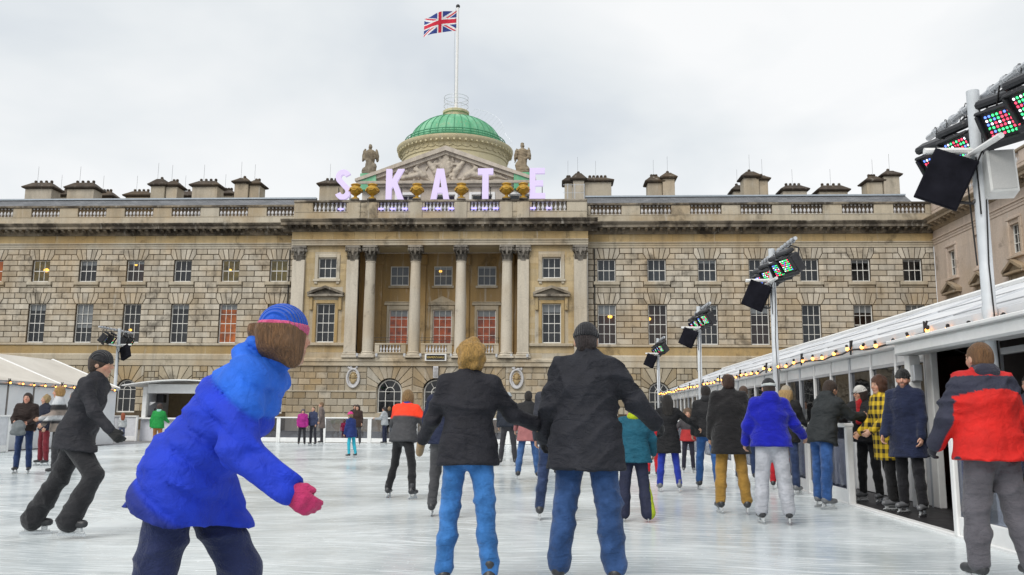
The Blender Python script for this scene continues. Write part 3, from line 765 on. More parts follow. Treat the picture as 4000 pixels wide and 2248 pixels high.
# ------------------------------------------------------------------ cloth, skin, hair materials
def crease(nt, vec, scale):
    """crumpled shell fabric: soft facets between sharp creases"""
    mp = nd(nt, 'Mapping'); mp.inputs['Scale'].default_value = (1, 1, 1.6); lk(nt, vec, mp.inputs['Vector'])
    n = nd(nt, 'TexNoise', Scale=scale, Detail=2.0, Roughness=.4, Distortion=.5); n.noise_type = 'RIDGED_MULTIFRACTAL'; lk(nt, mp.outputs['Vector'], n.inputs['Vector'])
    return ramp(nt, n.outputs['Fac'], [(.1, 1), (.9, 0)])
def cloth(col, kind='weave', rough=.85):
    key = ('cloth', kind, tuple(round(c, 3) for c in col), rough)
    if key in MATS: return MATS[key]
    m, nt, b = newmat(kind+'_fabric'); tcn = nd(nt, 'TexCoord').outputs['Object']
    f = noise(nt, tcn, 7, 5, .6); fine = noise(nt, tcn, 160, 2)
    c0 = tuple(c*.72 for c in col); c1 = tuple(min(1, c*1.16+.004) for c in col)
    c = mixc(nt, ramp(nt, f, [(.3, 0), (.7, 1)]), c0, c1)
    if kind == 'denim':
        w = noise(nt, tcn, 3.5, 4, .6); c = mixc(nt, mth(nt, 'MULTIPLY', ramp(nt, w, [(.48, 0), (.68, 1)]), .45), c, tuple(min(1, x*2.0+.03) for x in col))
    lk(nt, c, b.inputs['Base Color']); b.inputs['Roughness'].default_value = rough; b.inputs['Specular IOR Level'].default_value = .3
    b.inputs['Sheen Weight'].default_value = .15 if kind != 'shell' else 0
    if kind == 'knit':
        wv = nd(nt, 'TexWave', Scale=22.0, Distortion=.6); wv.bands_direction = 'X'; lk(nt, tcn, wv.inputs['Vector']); fine = mth(nt, 'ADD', fine, mth(nt, 'MULTIPLY', wv.outputs['Fac'], 3.0))
    h = mth(nt, 'ADD', mth(nt, 'MULTIPLY', fine, .25), mth(nt, 'ADD', noise(nt, tcn, 14, 4, .6, .6), mth(nt, 'MULTIPLY', noise(nt, tcn, 5, 3, .5, 1.2, (1, 1, 2.6)), 1.4)))
    if kind != 'knit': h = mth(nt, 'ADD', h, mth(nt, 'MULTIPLY', crease(nt, tcn, 4.2), 1.5 if kind == 'shell' else .9))
    bump(nt, b, h, .75, .022); MATS[key] = m; return m
def attr_cloth(name, rough=.8):
    if name in MATS: return MATS[name]
    m, nt, b = newmat(name); a = nd(nt, 'Attribute', attribute_name='Col'); tcn = nd(nt, 'TexCoord').outputs['Object']
    lk(nt, mixc(nt, .6, a.outputs['Color'], ramp(nt, noise(nt, tcn, 8, 5), [(.3, .6), (.7, 1.15)]), 'MULTIPLY'), b.inputs['Base Color']); b.inputs['Roughness'].default_value = rough
    bump(nt, b, mth(nt, 'ADD', noise(nt, tcn, 14, 4, .6, .6), mth(nt, 'MULTIPLY', crease(nt, tcn, 4.2), 1.6)), .75, .022); MATS[name] = m; return m
def skin_mat():
    if 'skin' in MATS: return MATS['skin']
    m, nt, b = newmat('skin'); a = nd(nt, 'Attribute', attribute_name='Col'); tcn = nd(nt, 'TexCoord').outputs['Object']
    lk(nt, mixc(nt, .4, a.outputs['Color'], ramp(nt, noise(nt, tcn, 25, 4), [(.3, .75), (.7, 1.1)]), 'MULTIPLY'), b.inputs['Base Color']); b.inputs['Roughness'].default_value = .5
    b.inputs['Subsurface Weight'].default_value = .12; b.inputs['Subsurface Radius'].default_value = (.02, .008, .004); b.inputs['Subsurface Scale'].default_value = .3
    MATS['skin'] = m; return m
def hair_mat(col):
    key = ('hair', col)
    if key in MATS: return MATS[key]
    m, nt, b = newmat('hair'); tcn = nd(nt, 'TexCoord').outputs['Object']
    f = noise(nt, tcn, 13, 5, .65, .6, (9, 9, 1.0)); c0 = tuple(c*.45 for c in col); c1 = tuple(min(1, c*1.35) for c in col)
    lk(nt, mixc(nt, ramp(nt, f, [(.3, 0), (.7, 1)]), c0, c1), b.inputs['Base Color']); b.inputs['Roughness'].default_value = .5
    bump(nt, b, f, 1.0, .03); MATS[key] = m; return m
BOOTM = plain('skate_boot_shell', (.035, .036, .04), .4, var=.25, scale=12)
BOOTG = plain('skate_boot_grey', (.16, .165, .175), .4, var=.2, scale=12)
HOLDER = plain('blade_holder', (.55, .57, .58), .4, .1)
STEEL = plain('blade_steel', (.6, .62, .64), .25, .9)

def rotm(yaw=0, pitch=0, roll=0):
    return np.array(Matrix.Rotation(R(yaw), 3, 'Z') @ Matrix.Rotation(R(pitch), 3, 'X') @ Matrix.Rotation(R(roll), 3, 'Y'))

def person(label, loc, heading, H=1.75, far=1.0, group=None, skates=True, child=False, lean=3, side=0, twist=0,
           legs=((0, 4, 4), (0, 4, 4)), arms=((4, 10, 14), (4, 10, 14)), hyaw=0, hpitch=0, pelv_yaw=0,
           skin=(.50, .29, .20), hair=(.05, .03, .02), hairstyle='short', hat=None, hatband=None, pom=None, hood=None,
           jacket=(.02, .02, .025), jlen=.10, bulk=.0, jkind='shell', jcol=None, trousers=(.03, .05, .12), tw=0., tkind='weave', flare=0., tcol=None,
           gloves=None, mitt=False, boots=None, collar=None, scarf=None, curl=28, beard=None, foot_yaw=(8, 8), lens=None, skirt=0, zbase=0.0, jmat=None, quilt=0):
    """one figure facing its own +Y; far scales the mesh fineness with the distance from the camera"""
    sk = .075 if skates else .0
    s = H/(1.75+sk); root = local_root('person', label, 'person', group)
    hs = 1.2 if child else 1.0
    Z = V3(0, 0, 1)
    u = unit(V3(math.sin(R(side)), math.sin(R(lean))*math.cos(R(side)), math.cos(R(lean))*math.cos(R(side))))
    P = V3(0, 0, 0)
    rp = V3(math.cos(R(pelv_yaw)), math.sin(R(pelv_yaw)), 0)
    rs = unit(V3(math.cos(R(twist)), math.sin(R(twist)), 0)-u*(math.cos(R(twist))*u[0]+math.sin(R(twist))*u[1]))
    fw = unit(np.cross(u, rs))
    def dirn(sd, f, o, yaw=0):
        d = V3(sd*math.sin(R(o)), math.sin(R(f))*math.cos(R(o)), -math.cos(R(f))*math.cos(R(o)))
        return rotm(yaw) @ d
    J = {}
    feet = []
    for i, sd in enumerate((-1, 1)):
        f, o, k = legs[i]
        hip = P+rp*sd*.088-Z*.02; th = dirn(sd, f, o, pelv_yaw); kn = hip+th*.43; sh = dirn(sd, f-k, o*.8, pelv_yaw); an = kn+sh*.42
        J[i] = (hip, kn, an, th, sh); feet.append(an[2])
    low = min(feet); dz = .075+sk-low
    def up(v): return v+V3(0, 0, dz)
    P = up(P)
    for i in (0, 1): hip, kn, an, th, sh = J[i]; J[i] = (up(hip), up(kn), up(an), th, sh)
    chest = P+u*.34; sh0 = P+u*.50; nb = P+u*.545; 
    hup = unit(u*.55+Z*.6); hc = nb+hup*(.125*hs)+unit(V3(fw[0], fw[1], 0))*(.012+.05*math.sin(R(max(0, lean)))*.5)
    HM = rotm(math.degrees(math.atan2(-fw[0], fw[1]))+hyaw, hpitch-lean*.35, 0)     # columns: right, forward, up of the head
    hp = lambda x, y, z: hc+HM @ (V3(x, y, z)*hs)
    A = {}
    for i, sd in enumerate((-1, 1)):
        a = arms[i]; f, o, e = a[:3]; inn = a[3] if len(a) > 3 else o*.3
        sj = sh0+rs*sd*.172-u*.028
        yawt = math.degrees(math.atan2(-fw[0], fw[1]))
        d1 = dirn(sd, f, o, yawt); el = sj+d1*.285; d2 = dirn(sd, f+e, inn, yawt); wr = el+d2*.245
        pn = rotm(yawt) @ V3(-sd, 0, 0); pn = unit(pn-d2*(pn@d2)); ac = unit(np.cross(pn, d2)*sd*-1)
        if ac @ (rotm(yawt) @ V3(0, 1, .35)) < 0: ac = -ac
        A[i] = (sj, el, wr, d1, d2, pn, ac)
    # ---- body: one continuous surface from head to fingertips and feet
    B = [Ell(P+u*.03, (.135, .095, .12), k=.05), Cone(P, chest, .105, .12, .06, (rs, 1.25)), Cone(chest, sh0-u*.05, .11, .072, .06, (rs, 1.4)),
         Cone(sh0-rs*.12-u*.03, sh0+rs*.12-u*.03, .05, .05, .05), Cone(nb-u*.05, hp(0, -.008, -.05), .056, .052*hs, .03)]
    for i in (0, 1):
        sj, el, wr, d1, d2, pn, ac = A[i]
        B += [Cone(sj, el, .046, .037, .03), Cone(el, wr, .038, .026, .02)]
        hip, kn, an, th, shd = J[i]
        B += [Cone(hip, kn, .075, .05, .04), Cone(kn, kn+shd*.16, .048, .052, .02), Cone(kn+shd*.16, an, .052, .034, .02)]
    for i, sd in enumerate((-1, 1)):
        an = J[i][2]; grounded = an[2] < .075+sk+.06
        sh = J[i][4]
        yw = pelv_yaw-sd*foot_yaw[i]; ff = rotm(yw) @ V3(0, 1, 0)
        if not grounded:
            n = unit(ff-sh*(ff@sh)); ff = n; fu = -sh
        else: fu = Z
        fu = unit(fu-ff*(fu@ff)); J[i] = J[i]+(ff, fu)
        B += [Cone(an-fu*.035-ff*.03, an-fu*.045+ff*.13, .036, .028, .03)]
    hand_pts = []
    def hand(i, infl=0., mitten=False):
        sj, el, wr, d1, d2, pn, ac = A[i]; L = []
        c = math.radians(curl)
        if mitten:
            L.append(Cone(wr+d2*.03, wr+d2*.14+pn*.02, .030+infl, .026+infl, .02, (ac, 1.5)))
            L.append(Cone(wr+d2*.04+ac*.03, wr+d2*.085+ac*.06+pn*.01, .014+infl, .012+infl, .012)); return L
        L.append(Cone(wr+d2*.012, wr+d2*.078, .021+infl, .020+infl, .015, (ac, 1.75)))
        for q, (off, ln) in enumerate(((.030, .066), (.010, .075), (-.010, .070), (-.029, .055))):
            b = wr+d2*.082+ac*off; cc = c*(1+.12*q)
            e1 = unit(d2*math.cos(cc)+pn*math.sin(cc)); e2 = unit(d2*math.cos(cc*2.3)+pn*math.sin(cc*2.3))
            m = b+e1*ln*.52; L += [Cone(b, m, .0098+infl, .0088+infl, .006), Cone(m, m+e2*ln*.5, .0088+infl, .0075+infl, .004)]
        t0 = wr+d2*.026+ac*.026; t1 = t0+unit(d2*.75+ac*.62+pn*.25)*.038; t2 = t1+unit(d2*.9+ac*.12+pn*.35)*.032
        L += [Cone(t0, t1, .013+infl, .0105+infl, .008), Cone(t1, t2, .0105+infl, .0085+infl, .004)]
        return L
    for i in (0, 1): B += hand(i)
    q = lambda x, y, z, r, k=.015, op=0: Ell(hp(x, y, z), tuple(np.array(r)*hs), HM, k*hs, op)
    B += [q(0, -.012, .025, (.076, .096, .092), .03), q(0, .018, -.035, (.058, .070, .082), .03), q(0, .062, -.098, (.024, .022, .018), .025),
          q(-.033, .058, -.022, (.026, .026, .024), .02), q(.033, .058, -.022, (.026, .026, .024), .02)]
    B += [q(-.032, .102, .015, (.017, .012, .010), .012, 1), q(.032, .102, .015, (.017, .012, .010), .012, 1)]
    B += [Cone(hp(0, .088, .022), hp(0, .108, -.018), .009*hs, .0135*hs, .010), q(-.011, .094, -.024, (.009, .009, .007), .006), q(.011, .094, -.024, (.009, .009, .007), .006),
          q(0, .083, .038, (.050, .012, .009), .014), q(-.032, .081, .014, (.0135, .0125, .012), .003), q(.032, .081, .014, (.0135, .0125, .012), .003),
          q(0, .085, -.055, (.024, .011, .006), .006), q(0, .083, -.067, (.020, .011, .007), .006),
          q(-.077, -.008, -.008, (.010, .022, .032), .008), q(.077, -.008, -.008, (.010, .022, .032), .008)]
    fineh = max(.0062, .006*far); fineH = max(.0055, .0062*far); bs = .020*max(1, far*.9)
    fx = [[], [], []]
    for d in range(3):
        fx[d].append((hc[d]-.14*hs, hc[d]+.14*hs, fineH))
        if not gloves:
            for i in (0, 1):
                w = A[i][2]; e = w+A[i][4]*.18; fx[d].append((min(w[d], e[d])-.045, max(w[d], e[d])+.045, fineh))
    sc = np.array(skin)
    def colf(V):
        h = ((V-hc) @ HM)/hs; c = np.tile(sc, (len(V), 1))
        def blend(mask, col, a=1.):
            m = (mask*a)[:, None]; c[:] = c*(1-m)+np.array(col)*m
        g = lambda x, y, z, r: np.exp(-(((h[:, 0]-x)/r[0])**2+((h[:, 1]-y)/r[1])**2+((h[:, 2]-z)/r[2])**2))
        for sx in (-1, 1):
            blend(g(sx*.05, .07, -.03, (.025, .04, .025)), sc*V3(1.15, .72, .68), .6)
            blend(g(sx*.033, .09, .037, (.022, .03, .006)), np.array(hair)*.8, .8)
            blend((g(sx*.032, .093, .014, (.013, .02, .0075)) > .45)*1., (.35, .33, .31), .7)
            blend((g(sx*.032, .093, .014, (.007, .02, .0075)) > .4)*1., (.02, .015, .012), .95)
        blend(g(0, .112, -.02, (.018, .02, .014)), sc*V3(1.1, .75, .72), .5)
        blend(g(0, .095, -.061, (.026, .03, .011)), sc*V3(.85, .42, .42), .8)
        if beard: blend(((h[:, 2] < -.035) & (h[:, 2] > -.13) & (h[:, 1] > .0) & ~((np.abs(h[:, 0]) < .024) & (h[:, 2] > -.073) & (h[:, 2] < -.047)))*1., beard, .75)
        return c
    def child_mesh(nm, me, par=root):
        o = bpy.data.objects.new(nm, me); COL.objects.link(o); o.parent = par; return o
    child_mesh('body', sdf_mesh('body', B, skin_mat(), bs, fx, colour=colf))
    # ---- trousers
    g = max(.0078, .0145*max(.54, far*.9)); wt = tw
    def clo(prims, nm, mat, amp, base=g, colour=None, par=root, seed=None, extra=None):
        return child_mesh(nm, sdf_mesh(nm, prims, mat, base, None, amp, seed or random.randint(1, 9999), colour, fold=True, extra=extra), par)
    T = [Ell(P+V3(0, -.010, -.02), (.146+wt*.3, .108+wt*.3, .115), k=.05), Cone(P, P+u*.08, .108, .104, .05, (rs, 1.2))]
    for i in (0, 1):
        hip, kn, an, th, shd, ff, fu = J[i]
        T += [Cone(hip, kn, .090+wt, .066+wt, .045), Cone(kn, kn+shd*.2, .064+wt, .062+wt+flare*.4, .03), Cone(kn+shd*.2, an-shd*.012+(shd*.03 if flare else 0), .062+wt+flare*.4, .060+wt*.8+flare, .03)]
    clo(T, 'trousers', cloth(trousers, tkind) if tcol is None else attr_cloth('colour_block_fabric'), .0058*(1.6 if far < 1.15 else 1.1), colour=tcol)
    if skirt:
        clo([Cone(P+u*.12, P-Z*skirt+u*.0, .125, .19, .04, (rs, 1.25)), Cut(P-Z*(skirt-.02), Z)], 'skirt', cloth(jacket, 'weave'), .006)
    # ---- skate boots with blades
    for i, sd in enumerate((-1, 1)):
        hip, kn, an, th, shd, ff, fu = J[i]; bm = boots or BOOTM
        bt = [Cone(an+fu*.065-ff*.006, an-fu*.02-ff*.008, .046, .046, .03), Cone(an-fu*.030-ff*.035, an-fu*.042+ff*.135, .043, .036, .03)]
        if skates: bt.append(Cut(an-fu*.075, fu))
        else: bt.append(Cut(an-fu*.075, fu))
        b = child_mesh('skate_boot' if skates else 'shoe', sdf_mesh('skate_boot', bt, bm, max(.011, .011*far)))
        if skates:
            rr = unit(np.cross(ff, fu)); mb = MB(); M = Matrix(np.column_stack([rr, ff, fu]).tolist()).to_4x4(); M.translation = Vector(an-fu*.075)
            mb.m = 0; mb.cbox(-.013, .013, -.075, -.035, -.040, .002, .006).cbox(-.013, .013, .075, .125, -.040, .002, .006).cbox(-.010, .010, -.095, .15, -.052, -.036, .004)
            mb.m = 1; mb.prism([(0, 0), (1, 0), (1, 1)], 0, 0) if False else mb.box(-.003, .003, -.11, .165, -.075, -.051)
            mb.xf(M); mm = mb.mesh('blade', [HOLDER, STEEL]); child_mesh('blade', mm, b)
    # ---- jacket
    bk = bulk
    hemdir = unit((J[0][3]+J[1][3])/2*.6-u*.6)
    hemP = P+hemdir*max(.0, jlen)
    lowP = hemP if jlen > .02 else P+u*.05
    Jk = [Cone(lowP, P+u*.10, .148+bk+tw*.6+max(0, jlen-.1)*.08, .128+bk, .06, (rp, 1.34)), Cone(P+u*.08, chest, .122+bk, .134+bk, .06, (rs, 1.26)), Cone(chest, sh0-u*.03, .13+bk, .102+bk*.5, .06, (rs, 1.40))]
    for i in (0, 1): Jk.append(Cone(J[i][0]+Z*.03, J[i][0]+J[i][3]*(jlen+.08), .112+bk*.6+tw, .108+bk*.6+tw, .06))
    Jk.append(Cut(hemP+u*.005 if jlen > .02 else P+u*.03, -hemdir))
    Jk += [Cone(nb-u*.050+rs*sd*.02, sh0+rs*sd*.16-u*.026, .070, .062+bk*.45, .05) for sd in (-1, 1)]
    Jk += [Cone(nb-u*.07, nb+u*.030+fw*.006, .092, .074, .03)]
    for i in (0, 1):
        sj, el, wr, d1, d2, pn, ac = A[i]
        Jk += [Cone(sj, el, .064+bk*.6, .056+bk*.6, .045), Cone(el, wr-d2*.012, .055+bk*.6, .043+bk*.45, .03), Cone(wr-d2*.045, wr-d2*.008, .046+bk*.45, .045+bk*.45, .008)]
    if hood == 'down': Jk += [Ell(nb-fw*.085-u*.005, (.115, .062, .085), np.column_stack([rs, fw, u]), .035), Ell(nb-fw*.055+u*.055, (.085, .05, .035), np.column_stack([rs, fw, u]), .03)]
    if hood == 'up': Jk += [q(0, -.02, .02, (.105, .115, .125), .03), Cone(nb, hp(0, -.03, -.03), .10, .10, .04), q(0, .10, -.02, (.072, .09, .10), .02, 1)]
    def seams(X, Y, Zz):
        t = (X-P[0])*u[0]+(Y-P[1])*u[1]+(Zz-P[2])*u[2]; x = (X-P[0])*rs[0]+(Y-P[1])*rs[1]+(Zz-P[2])*rs[2]
        w = max(.006, g*.55); e = .0045*np.exp(-((t-.385)/w)**2)+.0035*np.exp(-(x/w)**2)*(t < .385)
        if quilt: e = e+.017*(1-np.abs(np.sin(math.pi*t/quilt)))**2.2-.004
        e = e-.004*np.exp(-((t+jlen-.02)/.018)**2)
        return e.astype(np.float32)
    cf = (lambda V: jcol(V, P, u, rs, fw, A)) if jcol else None
    jo = clo(Jk, 'jacket', jmat or (attr_cloth('colour_block_fabric') if jcol else cloth(jacket, jkind, .7 if jkind == 'shell' else .9)), .0062*(1.9 if far < 1.15 else 1.2)+bk*.05, colour=cf, extra=seams)
    if collar: clo([Cone(nb-u*.01-fw*.01, nb+u*.045-fw*.012, .078, .074, .02), Ell(nb-fw*.07+u*.02, (.10, .055, .07), np.column_stack([rs, fw, u]), .03)], 'collar', cloth(collar), .003, par=jo)
    if scarf: clo([Cone(nb-u*.01, nb+u*.05, .092, .085, .02), Cone(nb+fw*.07, chest+fw*.15-u*.08, .045, .05, .03)], 'scarf', cloth(scarf), .006)
    # ---- gloves
    if gloves:
        for i in (0, 1):
            clo(hand(i, .0045, mitt)+[Cone(A[i][2]-A[i][4]*.03, A[i][2]+A[i][4]*.02, .034, .03, .01)], 'glove', cloth(gloves), .0, base=max(.0058, .0062*far))
    # ---- hair and hats
    Hm = np.column_stack([HM[:, 0], HM[:, 1], HM[:, 2]])
    if hood != 'up' and hairstyle:
        hh = [q(0, -.020, .030, (.084, .100, .098), .02), q(0, -.055, -.035, (.070, .055, .060), .03)]
        if hairstyle in ('long', 'bob', 'pony', 'bun', 'curly'):
            hh += [q(0, -.02, .035, (.090, .106, .102), .02), q(-.066, -.01, -.04, (.026, .05, .075), .03), q(.066, -.01, -.04, (.026, .05, .075), .03)]
        if hairstyle == 'curly':
            for _ in range(46):
                a, e = random.uniform(-2.2, 2.2), random.uniform(-.9, 1.45); rr = random.uniform(.9, 1.08)
                hh.append(q(.092*rr*math.sin(a)*math.cos(e), -.02-.108*rr*math.cos(a)*math.cos(e), .025+.105*rr*math.sin(e), (.024, .024, .026), .022))
        if hairstyle == 'long': hh += [Cone(hp(0, -.075, -.02), hp(0, -.105, -.25), .068*hs, .055*hs, .05, (HM[:, 0], 1.45)), Cone(hp(-.06, -.02, -.05), hp(-.075, -.02, -.2), .03*hs, .022*hs, .03), Cone(hp(.06, -.02, -.05), hp(.075, -.02, -.2), .03*hs, .022*hs, .03)]
        if hairstyle == 'pony': hh += [Cone(hp(0, -.11, .03), hp(0, -.15, -.12), .032*hs, .022*hs, .03)]
        if hairstyle == 'bun': hh += [q(0, -.06, .12, (.045, .045, .042), .02)]
        if hairstyle == 'balding': hh += [Ell(hp(0, -.02, .135), tuple(V3(.055, .06, .05)*hs), HM, .01, 1)]
        hh += [q(0, .115, -.035, (.074, .085, .088), .012, 1)]
        if hat: hh.append(Cut(hp(0, 0, .05), -HM[:, 2]))
        child_mesh('hair', sdf_mesh('hair', hh, hair_mat(hair), max(.0072, .008*far), None, .0055, random.randint(1, 999)))
    if hat:
        ht = [q(0, -.010, .045, (.089, .108, .098), .02), Cut(hp(0, 0, .030)+HM[:, 1]*0, unit(HM[:, 2]+HM[:, 1]*.12))]
        ho = child_mesh('hat', sdf_mesh('hat', ht, cloth(hat, 'knit'), max(.009, .009*far), None, .002, 5))
        bd = [q(0, -.010, .045, (.094, .113, .103), .02), Cut(hp(0, 0, .020), unit(HM[:, 2]+HM[:, 1]*.12)), Cut(hp(0, 0, .058), -unit(HM[:, 2]+HM[:, 1]*.12))]
        child_mesh('hat_band', sdf_mesh('hat_band', bd, cloth(hatband or hat, 'knit'), max(.009, .009*far), None, .001, 6), ho)
        if pom: child_mesh('pom_pom', sdf_mesh('pom_pom', [q(0, -.01, .165, (.038, .038, .036))], cloth(pom, 'knit'), .010, None, .005, 3), ho)
    if lens:
        gm = MB()
        for sx in (-1, 1):
            pts = [hp(sx*.033+.024*math.cos(a), .106, .012+.019*math.sin(a)) for a in np.linspace(0, 2*math.pi, 13)]
            gm.tube(pts, .0032, 5, cap=False); gm.tube([hp(sx*.057, .104, .015), hp(sx*.080, .0, .012)], .003, 5)
        gm.tube([hp(-.01, .108, .014), hp(.01, .108, .014)], .003, 5)
        child_mesh('glasses', gm.mesh('glasses', BLACK))
    root['skel'] = 1; del root['skel']
    root.scale = (s, s, s); root.location = (loc[0], loc[1], zbase); root.rotation_euler = (0, 0, R(heading))
    return root

# ------------------------------------------------------------------ central pavilion with the recessed portico
YP = 69.0; PX0, PX1 = -22.05, 2.6; PC = -9.75
pav = thing('palace_pavilion', (PC, YP, 0), 'columned central pavilion with pediment and green copper dome', 'building')
RX0, RX1 = -16.42, -3.16          # portico recess
wins = (-19.07, -.36)
holes = [(w-.77, w+.77, 7.22, 10.45) for w in wins] + [(w-.77, w+.77, 12.58, 14.3) for w in wins] + [(RX0, RX1, 6.3, 15.3)]
AX = (-13.54, -9.75, -5.95)
holes += [(a-1.02, a+1.02, 1.5, 4.3) for a in AX]
pw = link('wall', wall_holes(MB(), PX0, PX1, 0, 19.0, YP, .35, holes), TRIM, pav)
link('side_wall', MB().box(PX0+.002, PX0+.3, YP+.003, YP+2.5, 0, 18.99).box(PX1-.3, PX1-.002, YP+.003, YP+2.5, 0, 18.99), TRIM, pav)
# smooth ashlar of the flanking bays, laid in courses
fp = []
for w, (a, b) in zip(wins, ((-20.93, -17.42), (-2.2, 1.46))):
    for r in range(18):
        z0, z1 = 6.4+r*.495, 6.4+(r+1)*.495
        segs = [(a, b)]
        if 7.0 < (z0+z1)/2 < 12.0: segs = [(a, w-1.36), (w+1.36, b)]
        elif 12.1 < (z0+z1)/2 < 14.7: segs = [(a, w-1.08), (w+1.08, b)]
        for p, q in segs:
            if q-p > .1: fp += split(p, q, ([1] if q-p < 1.2 else ([1, 1.3, 1] if r % 2 else [1.2, 1])), z0, z1)
lay_blocks(fp, YP, .012, stone('smooth_ashlar', (.58, .47, .30), (.52, .40, .22), .10, .5, .12, 1.1), pw, 'ashlar_block', 200, .004, .003, .02)
# ground floor: three arches, fanned voussoirs, rusticated blocks, panels
gp = []
for a in AX: gp += round_arch(a, 3.22, 1.06, 1.885, 5.28, 11)
for r in range(4):
    z0 = 3.22+r*.515
    for a, b in ((PX0, AX[0]-1.885), (AX[2]+1.885, PX1)):
        segs = [(a, b)]
        m = -16.6 if b < 0 and a < -18 else -3.1
        fan = []
        if r < 3: segs = [(a, m-.62), (m+.62, b)]
        for p, q in segs: 
            n = max(1, round((q-p)/1.05)); gp += split(p, q, [1]*n if r % 2 else ([.55]+[1]*(n-1)+[.55] if n > 1 else [1]), z0, z0+.515)
for r in range(3):
    z0 = 1.5+r*.56; xs = [PX0]
    for a in AX: xs += [a-1.06, a+1.06]
    xs.append(PX1)
    for i in range(0, len(xs), 2):
        n = max(1, round((xs[i+1]-xs[i])/1.1)); gp += split(xs[i], xs[i+1], [1]*n if r % 2 else ([.55]+[1]*(n-1)+[.55] if n > 1 else [1]), z0, z0+.55)
gw = link('ground_floor_wall', MB().box(PX0+.5, PX1-.5, YP+.6, YP+.8, 0, .8), ASHJ, pav)
lay_blocks(gp, YP, .08, stone('pale_rustication', (.54, .50, .42), (.40, .32, .21), .10, .45, .24), gw, 'rusticated_block', 280, .03, .024)
for a in AX: arch_window(pav, a, 1.5, 3.22, 1.0, YP+.25)
link('impost_band', MB().cbox(PX0, AX[0]-1.07, YP-.13, YP+.1, 3.17, 3.29, .02).cbox(AX[0]+1.07, AX[1]-1.07, YP-.13, YP+.1, 3.17, 3.29, .02).cbox(AX[1]+1.07, AX[2]-1.07, YP-.13, YP+.1, 3.17, 3.29, .02).cbox(AX[2]+1.07, PX1, YP-.13, YP+.1, 3.17, 3.29, .02), TRIM, pav)
k = MB(); k.profile(AX[1]-.20, AX[1]+.20, [(YP-.09, 4.3), (YP-.32, 4.35), (YP-.40, 4.9), (YP-.32, 5.28), (YP-.09, 5.28)][::-1])
for i in range(5): k.box(AX[1]-.17+i*.075, AX[1]-.14+i*.075, YP-.43, YP-.3, 4.5, 5.2)
link('carved_keystone', k, BALM, pav)
for mx_ in (-16.55, -3.18):
    md = MB(); ring = [(mx_+.50*math.cos(a), YP-.12, 4.30+.74*math.sin(a)) for a in np.linspace(0, 2*math.pi, 25)]
    md.tube(ring, .085, 6, cap=False); md.prism([(mx_+.46*math.cos(a), 4.30+.70*math.sin(a)) for a in np.linspace(0, 2*math.pi, 21)[:-1]], YP-.08, YP+.02)
    for _ in range(9): md.ball((mx_+random.uniform(-.42, .42), YP-.12, 5.08+random.uniform(-.05, .14)), .10, .09, .10, 6, 4)
    mo = link('medallion', md, BALM, pav, True)
    hd = MB().ball((mx_, YP-.13, 4.42), .20, .16, .27).ball((mx_, YP-.2, 4.33), .05, .12, .12).ball((mx_, YP-.11, 4.08), .22, .14, .26)
    for i in range(12):
        a = i*.52; hd.ball((mx_+.26*math.cos(a), YP-.1, 4.36+.38*math.sin(a)), .10, .1, .10, 6, 4)
    link('relief_head', hd, stone('ochre_relief', (.48, .38, .22), (.42, .3, .15), .2, .5), mo, True)
link('string_course', MB().profile(PX0-.06, PX1+.06, [(YP+.2, 5.3), (YP-.22, 5.3), (YP-.22, 5.62), (YP-.30, 5.66), (YP-.30, 5.86), (YP-.12, 5.95), (YP+.2, 5.95)][::-1]), TRIM, pav)
# portico interior
rec = MB(); yb = YP+3.1
rholes = []
for a in AX: rholes += [(a-.82, a+.82, 7.35, 10.31), (a-.80, a+.80, 12.43, 14.13)]
wall_holes(rec, RX0, RX1, 6.3, 15.3, yb, .25, rholes)
rec.add([(RX0, YP+.001, 6.3), (RX0, yb, 6.3), (RX0, yb, 15.3), (RX0, YP+.001, 15.3)], [(0, 1, 2, 3)]); rec.add([(RX1, YP+.001, 6.3), (RX1, yb, 6.3), (RX1, yb, 15.3), (RX1, YP+.001, 15.3)], [(3, 2, 1, 0)])
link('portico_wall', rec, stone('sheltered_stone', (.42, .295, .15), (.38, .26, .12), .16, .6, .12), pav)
link('portico_floor', MB().box(RX0, RX1, YP-.15, yb, 5.96, 6.3), TRIM, pav)
link('portico_ceiling', MB().box(RX0, RX1, YP+.1, yb, 15.303, 15.5), plain('portico_plaster', (.55, .50, .36), .8), pav)
for i, a in enumerate(AX):
    sash_window(pav, a, 12.43, 14.13, 1.6, yb+.12, 2, 3, 4, 0, None if i != 1 else (-.2, .8, .14))
    sash_window(pav, a, 7.35, 10.31, 1.64, yb+.12, 4, 3, 2, .17)
    link('window_sill', MB().cbox(a-.95, a+.95, yb-.14, yb+.1, 12.22, 12.42, .02), TRIM, pav)
    hdm = MB(); hdm.cbox(a-1.25, a+1.25, yb-.16, yb, 10.72, 10.92, .02); hdm.cbox(a-1.02, a-.83, yb-.09, yb, 7.3, 10.7, .01).cbox(a+.83, a+1.02, yb-.09, yb, 7.3, 10.7, .01).cbox(a-1.0, a+1.0, yb-.085, yb, 10.32, 10.69, .01)
    if i == 1: hdm.prism([(a-1.25, 10.921), (a+1.25, 10.921), (a, 11.5)], yb-.18, yb)
    else: hdm.cbox(a-1.2, a+1.2, yb-.2, yb, 10.921, 11.02, .02)
    link('window_surround', hdm, TRIM, pav)
# pilasters against the portico back wall
for x in (-15.44, -11.65, -7.85, -4.04):
    link('back_pilaster', MB().cbox(x-.42, x+.42, yb-.14, yb, 6.301, 14.2, .02).cbox(x-.55, x+.55, yb-.3, yb, 14.2, 15.2, .12), stone('sheltered_stone', 0, 0), pav)
